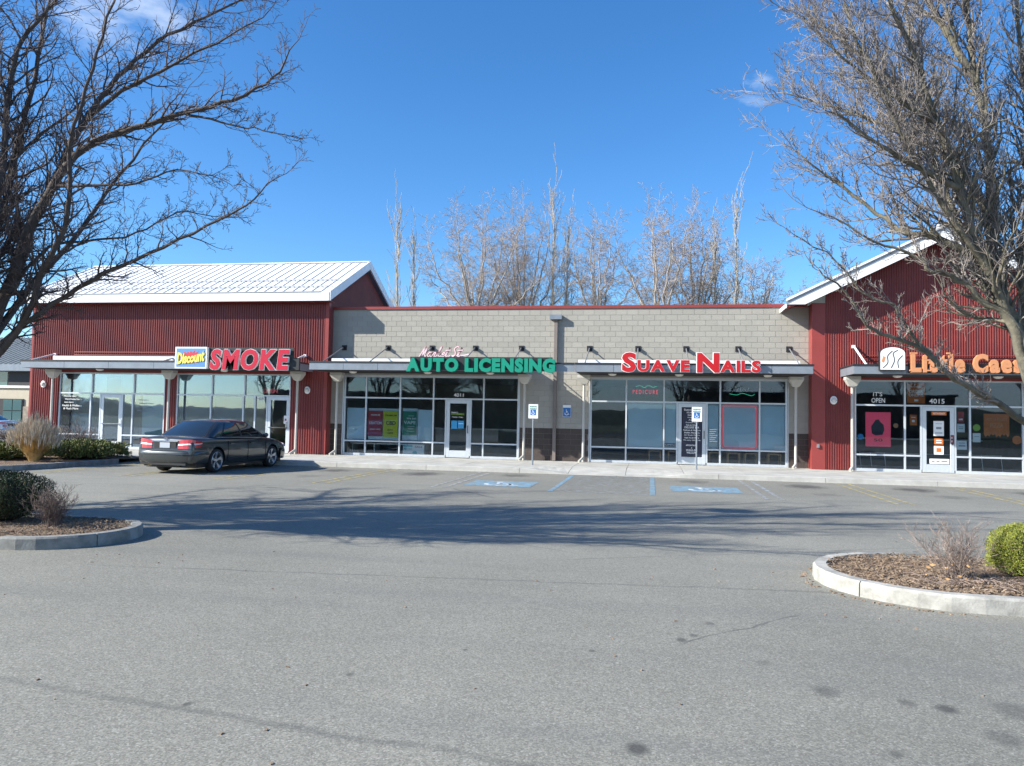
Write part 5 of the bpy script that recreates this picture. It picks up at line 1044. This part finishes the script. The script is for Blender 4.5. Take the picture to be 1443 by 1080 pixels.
poplar(6.6,35,18.4,.7,45,'pale poplar near the right tree, tallest of the right pair'); poplar(5.0,36,16.2,.6,46,'shorter pale poplar behind the right half of the salon roof')
# low brushy row in the distance behind the roofs, and the wooded ridge across the road behind the camera
b=MB(); rn=random.Random(9); M['ridge']=mat('wooded_ridge',(.035,.045,.028),.95,var=.5,vscale=.15); M['scrub']=mat('scrub_twigs',(.24,.19,.16),.95,var=.4,vscale=.5)
for i in range(260):
    x=rn.uniform(-45,40); y=rn.uniform(46,60); h=rn.uniform(8,12.0)*(1-.1*math.sin(x*.4)); b.tube([(x,y,0),(x+rn.gauss(0,.5),y,h*.6),(x+rn.gauss(0,1.0),y,h)],[.05,.035,.015],3,cap=False)
b.build('tree_row','scrub',label='far brushy thicket of bare saplings low behind the block shop roof',cat='thicket',kind='stuff')
b=MB(); n=120; P=[];F=[]
for i in range(n+1):
    a=R(-175+350*i/n)-PI/2; r=230; hh=5.5+2*math.sin(i*.21)+1.2*math.sin(i*.77)+1.0*rn.random()
    if abs(i-n/2)>50: hh*=1
    for rr,z in((r,-1),(r+30,hh*.7),(r+70,hh),(r+140,-1)): P.append((rr*math.cos(a),rr*math.sin(a)-20,z))
for i in range(n):
    for k in range(3): F.append((i*4+k,i*4+k+1,(i+1)*4+k+1,(i+1)*4+k))
keep=[f for f in F if sum(P[q][1] for q in f)/4<60]
b.add(P,keep).build('hills','ridge',kind='structure')
for i,(x,y,h) in enumerate(((-34,-66,13),(-22,-72,15),(-9,-70,12),(4,-74,14),(17,-68,13),(30,-72,15),(-46,-60,14))):
    T=Tree(60+i); T.rmin=.03; T.thick=.07; T.kids={3:5,2:5,1:4,0:0}; tr=MB(); tr.tube([(x,y,0),(x,y,h*.25)],[.35,.3],6,cap=False)
    for s_ in range(5):
        a=2*PI*s_/5+i; P,rs=T.limb([(x,y,h*.2),(x+math.cos(a)*1.6,y+math.sin(a)*1.6,h*.55),(x+math.cos(a)*3,y+math.sin(a)*3,h*.95)],.18,.04,n=5,wig=.06); T.clothe(P,rs,h*.24,1,every=h*.05,t0=.1,up=.4)
    finish(T,'bare tree across the road behind the camera, %s from the left'%['second','third','fourth','fifth','sixth','last','first'][i],'barkd','twigd',group='bare trees across the road behind the camera',trunk=tr)
M['groofb']=mat('dark_roof_edge',(.06,.06,.065),.8); M['added_field']=mat('added_dark_ground',(.075,.078,.035),.95,var=.3,vscale=.3); M['road']=mat('road_asphalt',(.075,.075,.073),.9,var=.2,vscale=.5); M['brownwall']=mat('brown_brick_wall',(.13,.085,.06),.85,var=.2,vscale=1); M['shopglass']=mat('dark_window_glass',(.02,.025,.03),.1,spec=.8)
MB().add([(-300,-300,.02),(300,-300,.02),(300,-46,.02),(-300,-46,.02)],[(0,1,2,3)]).build('added_field','added_field',kind='structure')  # unseen dark ground, added so the shop glass reflects darker
MB().add([(-300,-62,.03),(300,-62,.03),(300,-50,.03),(-300,-50,.03)],[(0,1,2,3)]).build('road','road',kind='structure')
for x0,x1,y0,h,lb in((-62,-20,-92,5.2,'long low brown building added unseen behind the camera to darken window reflections'),(6,44,-96,6.0,'brown brick building added unseen behind the camera to darken window reflections, right one')):  # unseen buildings, added to darken reflections in the shop windows
    t=thing('added_building',lb,'building'); MB().box(x0,x1,y0-14,y0,0,h).build('wall','brownwall',t); MB().box(x0-.4,x1+.4,y0-14.4,y0+.4,h,h+.5).build('roof','groofb',t)
    for i in range(int((x1-x0)/5)): MB().box(x0+1.5+i*5,x0+4.3+i*5,y0+.01,y0+.06,.9,3.0).build('window','shopglass',t)
# ================================================================= SHRUBS AND GRASS
def leafmat(name,a,b_,sc=14):
    m=mat(name,a,.75,var=.35,vscale=sc,vcol=b_); m.node_tree.nodes['Principled BSDF'].inputs['Subsurface Weight'].default_value=0; return m
M['yew']=leafmat('dark_evergreen_leaves',(.035,.06,.018),(.022,.035,.012)); M['lime_l']=leafmat('yellow_green_leaves',(.27,.29,.04),(.11,.15,.03)); M['juni']=leafmat('juniper_sprays',(.15,.17,.04),(.06,.085,.022)); M['strawg']=leafmat('dry_grass',(.62,.44,.18),(.50,.33,.12),5); M['plume']=leafmat('grass_plumes',(.66,.58,.46),(.55,.46,.34),5)
M['drytw']=mat('dry_twigs',(.30,.235,.20),.9,var=.45,vscale=9,vcol=(.13,.095,.08)); M['darktw']=mat('dark_dry_twigs',(.16,.12,.105),.9,var=.4,vscale=9); M['innerdark']=mat('shrub_core_shade',(.02,.018,.012),1.0)
M['deadl']=mat('brown_dead_leaves',(.16,.10,.045),.9,var=.3)
def noise3(x,y,z,s): return math.sin(x*s+1.3)*math.sin(y*s*1.13+2.1)*math.sin(z*s*.97+.7)+.5*math.sin(x*s*2.3+y*s*1.9)*math.sin(z*s*2.1+y*s)
def shrub(name,label,c,rad,n,leaf,mt,seed,flat=2.6,lump=.10,stems=12,cat='shrub',group=None,spiky=0,base=.0):
    rn=random.Random(seed); t=thing(name,label,cat,c,group=group); b=MB(); rx,ry,rz=rad
    for i in range(n):
        a=rn.uniform(0,2*PI); e=math.asin(rn.uniform(-.35,1)); dx,dy,dz=math.cos(a)*math.cos(e),math.sin(a)*math.cos(e),math.sin(e)
        k=(abs(dx)**flat+abs(dy)**flat+abs(dz)**flat)**(-1/flat); f=1-(rn.random()**2.2)*.45; f*=1+lump*noise3(dx*3,dy*3,dz*3,2.2)+.05*noise3(dx*7,dy*7,dz*7,2.0)+rn.gauss(0,.015)
        p=Vector((dx*k*f*rx,dy*k*f*ry,base+rz*.38+dz*k*f*rz*.62)); 
        if p.z<.0: continue
        l=leaf*rn.uniform(.6,1.4); o=Vector((dx+rn.gauss(0,.5),dy+rn.gauss(0,.5),dz+.5+rn.gauss(0,.4)+spiky)).normalized(); u,v=frame_of(o); w=u*math.cos(a*7)+v*math.sin(a*7); q=o.cross(w)
        b.add([p-w*l*.35,p+o*l*.9-q*l*.1,p+w*l*.35,p+o*l*.25+q*l*.25],[(0,1,3),(1,2,3)],1 if rn.random()<.05 else 0)
    lv=b.build('foliage',[mt,'deadl'],t); lv['kind']='stuff'
    s=MB()
    for i in range(stems):
        a=rn.uniform(0,2*PI); q=rn.uniform(.2,.75); s.tube([(0,0,0),(math.cos(a)*rx*q*.4,math.sin(a)*ry*q*.4,rz*.3),(math.cos(a)*rx*q,math.sin(a)*ry*q,rz*.75)],[.012,.009,.004],4,cap=False)
    s.build('stem','darktw',t)
    b=MB(); ns=10; P=[]                            # added near-black core, stands in for the shade inside
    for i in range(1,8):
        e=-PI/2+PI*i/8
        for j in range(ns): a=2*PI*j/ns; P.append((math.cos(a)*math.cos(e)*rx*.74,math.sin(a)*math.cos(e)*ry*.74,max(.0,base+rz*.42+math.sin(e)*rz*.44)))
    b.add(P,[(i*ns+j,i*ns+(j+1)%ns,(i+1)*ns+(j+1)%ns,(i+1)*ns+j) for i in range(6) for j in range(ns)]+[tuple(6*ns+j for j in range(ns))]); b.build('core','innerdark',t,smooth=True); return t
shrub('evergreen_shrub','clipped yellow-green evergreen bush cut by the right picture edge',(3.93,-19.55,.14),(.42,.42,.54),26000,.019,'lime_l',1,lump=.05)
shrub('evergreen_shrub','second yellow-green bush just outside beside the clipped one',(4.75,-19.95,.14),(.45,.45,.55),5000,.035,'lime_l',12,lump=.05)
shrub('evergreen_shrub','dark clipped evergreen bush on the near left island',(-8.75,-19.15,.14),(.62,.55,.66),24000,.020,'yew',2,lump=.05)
def twigbush(label,c,h,w,n,mt,seed,thin=.0035,lev=2,up=.2,litter=True,group=None):
    T=Tree(seed); T.rmin=thin*.45; T.thick=99; T.kids={2:5,1:4,0:0}; rn=T.r; t=thing('bare_shrub',label,'shrub',c,group=group)
    for i in range(n):
        a=rn.uniform(0,2*PI); q=rn.random()**.6; d=Vector((math.cos(a)*q*w/h,math.sin(a)*q*w/h,1)).normalized(); T.grow(Vector((rn.gauss(0,w*.12),rn.gauss(0,w*.12),0)),d,h*rn.uniform(.6,1.0),thin,lev,up,(18,48),1,bend=.14)
    o=T.tw.build('twigs',mt,t); o['kind']='stuff'; return t
t=twigbush('bare twiggy shrub with a few dry leaves on the right island',(3.05,-19.86,.13),.58,.42,46,'drytw',5)
b=MB(); rn=random.Random(77); M['dleaf']=mat('dry_leaf',(.50,.30,.14),.9,var=.3)
for i in range(26):
    p=Vector((rn.gauss(0,.16),rn.gauss(0,.16)-.1,rn.uniform(.02,.2))); o=Vector((rn.gauss(0,1),rn.gauss(0,1),rn.gauss(0,.5))).normalized(); u,v=frame_of(o); l=rn.uniform(.015,.032); b.add([p-u*l,p-v*l*.5,p+u*l,p+v*l*.5],[(0,1,2,3)])
b.build('dead_leaves','dleaf',t)
b=MB()                                          # fallen twigs spreading at its foot
for i in range(160):
    a=rn.uniform(0,6.28); r=rn.uniform(.05,.55); x,y=math.cos(a)*r*1.2+.12,math.sin(a)*r*.7-.12; a2=rn.uniform(0,6.28); l=rn.uniform(.06,.2); b.tube([(x,y,.03),(x+math.cos(a2)*l*.5,y+math.sin(a2)*l*.5,.05),(x+math.cos(a2)*l,y+math.sin(a2)*l,.035)],.003,3,cap=False)
b.build('fallen_twigs','drytw',t)
twigbush('dense dark bare shrub in front of the clipped dark bush on the left island',(-7.72,-19.42,.13),.50,.36,70,'darktw',6)
# far left bed
for i,(x,y,rx,ry,rz,lb) in enumerate(((-17.95,-6.3,1.15,1.35,.56,'low spreading juniper at the right end of the far bed beside the car'),(-19.6,-8.0,1.1,1.1,.50,'low spreading juniper touching the left side of the dry grass'),(-21.6,-7.7,1.3,1.2,.52,'low spreading juniper second left of the dry grass'),(-23.6,-7.4,1.3,1.1,.62,'low spreading juniper at the left picture edge'),(-19.4,-9.9,.8,.5,.30,'small low juniper near the front kerb of the far bed'))):
    shrub('juniper_shrub',lb,(x,y,.13),(rx,ry,rz),8000,.075,'juni',20+i,flat=2.2,lump=.16,group='junipers in the far left bed',spiky=.3)
twigbush('dark bare bush between the dry grass and the clinic window',(-18.9,-5.3,.13),1.05,.8,60,'darktw',7,thin=.007,group='bare bushes in the far left bed')
twigbush('grey bare bush behind the dry grass at the left',(-20.6,-6.0,.13),1.0,.9,60,'drytw',8,thin=.007,group='bare bushes in the far left bed')
twigbush('pale bare bush at the left edge before the tan building',(-22.4,-6.0,.13),1.1,1.1,60,'drytw',18,thin=.007,group='bare bushes in the far left bed')
t=thing('ornamental_grass','tall clump of dry golden ornamental grass with pale plumes in the far left bed','grass clump',(-18.0,-8.3,.13)); b=MB(); b2=MB(); rn=random.Random(4)
for i in range(2600):
    a=rn.uniform(0,6.28); q=rn.random()**.7; h=rn.uniform(.55,1.15)*(1.15-.35*q); sp=.55*q; dx,dy=math.cos(a),math.sin(a); x0,y0=dx*.12*q,dy*.12*q; w=.006
    pts=[Vector((x0,y0,0)),Vector((x0+dx*sp*.35,y0+dy*sp*.35,h*.55)),Vector((x0+dx*sp,y0+dy*sp,h*(1-.12*q)))]; s_=Vector((-dy,dx,0))*w
    b.add([pts[0]-s_,pts[0]+s_,pts[1]+s_,pts[1]-s_,pts[2]],[(0,1,2,3),(3,2,4)])
    if i%4==0:
        p=pts[2]+Vector((0,0,-.05)); d=Vector((dx*.25*q+rn.gauss(0,.06),dy*.25*q+rn.gauss(0,.06),1)).normalized(); s3=s_*2.6; b2.add([p,p+d*.14-s3,p+d*.34,p+d*.14+s3],[(0,1,2,3)]); s4=Vector((dx,dy,0))*w*2.2; b2.add([p,p+d*.14-s4,p+d*.34,p+d*.14+s4],[(0,1,2,3)])
o=b.build('blades','strawg',t); o['kind']='stuff'; o=b2.build('plumes','plume',t); o['kind']='stuff'
# ================================================================= FAR LEFT: TAN BUILDING, LAMP POSTS, WHITE CAR
M['tan']=mat('tan_stucco',(.50,.44,.34),.9,var=.06); M['groof']=mat('grey_green_roof',(.16,.18,.19),.6,var=.1); M['stone']=mat('ledge_stone',(.30,.25,.20),.9,var=.4,vscale=3); M['teal']=mat('teal_reflective_glass',(.06,.13,.14),.08,spec=.9,coat=.5)
TB=thing('office_building','tan stucco building with grey metal roof behind the red shop at the far left','building')
MB().box(-72,-44,30,44,0,5.0).build('wall','tan',TB); MB().box(-72.3,-43.7,29.2,44.3,4.95,5.50).build('fascia','fascia',TB)
b=MB(); b.add([(-72.3,29.3,5.502),(-43.7,29.3,5.502),(-43.7,44.3,5.502),(-72.3,44.3,5.502),(-67,36.8,8.6),(-49,36.8,8.6)],[(0,1,5,4),(1,2,5),(2,3,4,5),(3,0,4)]); b.build('roof','groof',TB)
b=MB()
for i in range(56):
    x=-72+.5*i; t_=1
    xt=min(max(x,-67),-49); b.tube([(x,29.3,5.54),(xt if abs(x-xt)<.01 else x+(xt-x)*1,36.8,8.64)],.03,3,cap=False)
b.build('roof_ribs','groof',TB)
for x0,x1,z0,z1,mm in((-56.8,-55.2,3.7,4.9,'black'),(-55.1,-50.5,3.7,4.9,'black'),(-50.3,-46,3.7,4.9,'black')): MB().box(x0,x1,29.93,30.02,z0,z1).build('upper_window','teal' if x0>-51 or x0<-56 else 'black',TB)
MB().box(-72,-44,29.85,29.99,3.50,3.70).build('string_course','white',TB)
for x0 in(-56.2,-49.5,-62.5):
    w=link('window',None,TB); MB().box(x0-.4,x0+2.7,29.9,29.99,.3,2.55).build('surround','black',w)
    for i in range(2):
        for j in range(2): MB().box(x0+.75+i*.95,x0+1.63+i*.95,29.86,29.895,.55+j*1.0,1.48+j*1.0).build('pane','teal',w)
for x0 in(-53.3,-46.4,-59.5):
    MB().box(x0,x0+1.5,29.7,29.99,0,1.9).build('stone_pier','stone',TB)
def lamp(x,y,h,label,az=0):
    t=thing('parking_lamp',label,'lamp post',(x,y,0),az,'parking lot lamp posts'); MB().tube([(0,0,0),(0,0,h)],[.09,.06],8).build('pole','black',t); MB().lathe([(.0,0),(.22,0),(.22,.6),(0,.6)],(0,0,0),14).build('footing','kerb',t)
    b=MB(); b.box(0,.5,-.03,.03,h-.12,h-.04); b.build('arm','black',t); link('lamp_head',bevel(MB().box(.45,1.15,-.28,.28,h-.18,h).mesh('lamp_head','black'),.03,2),t); MB().box(.55,1.05,-.2,.2,h-.19,h-.182).build('lens','lampwhite',t)
lamp(-14.9,-20.7,10.0,'tall black parking lamp post well left of the near left tree')
lamp(-37.5,28,9.6,'distant parking lamp behind the white roof at the left')
M['wpaint']=carpaint('white_car_paint',(.62,.64,.66)); 
sedan((-37.6,9.0,0),R(95),'wpaint','white sedan parked far away at the left edge behind the bushes',plate=False)
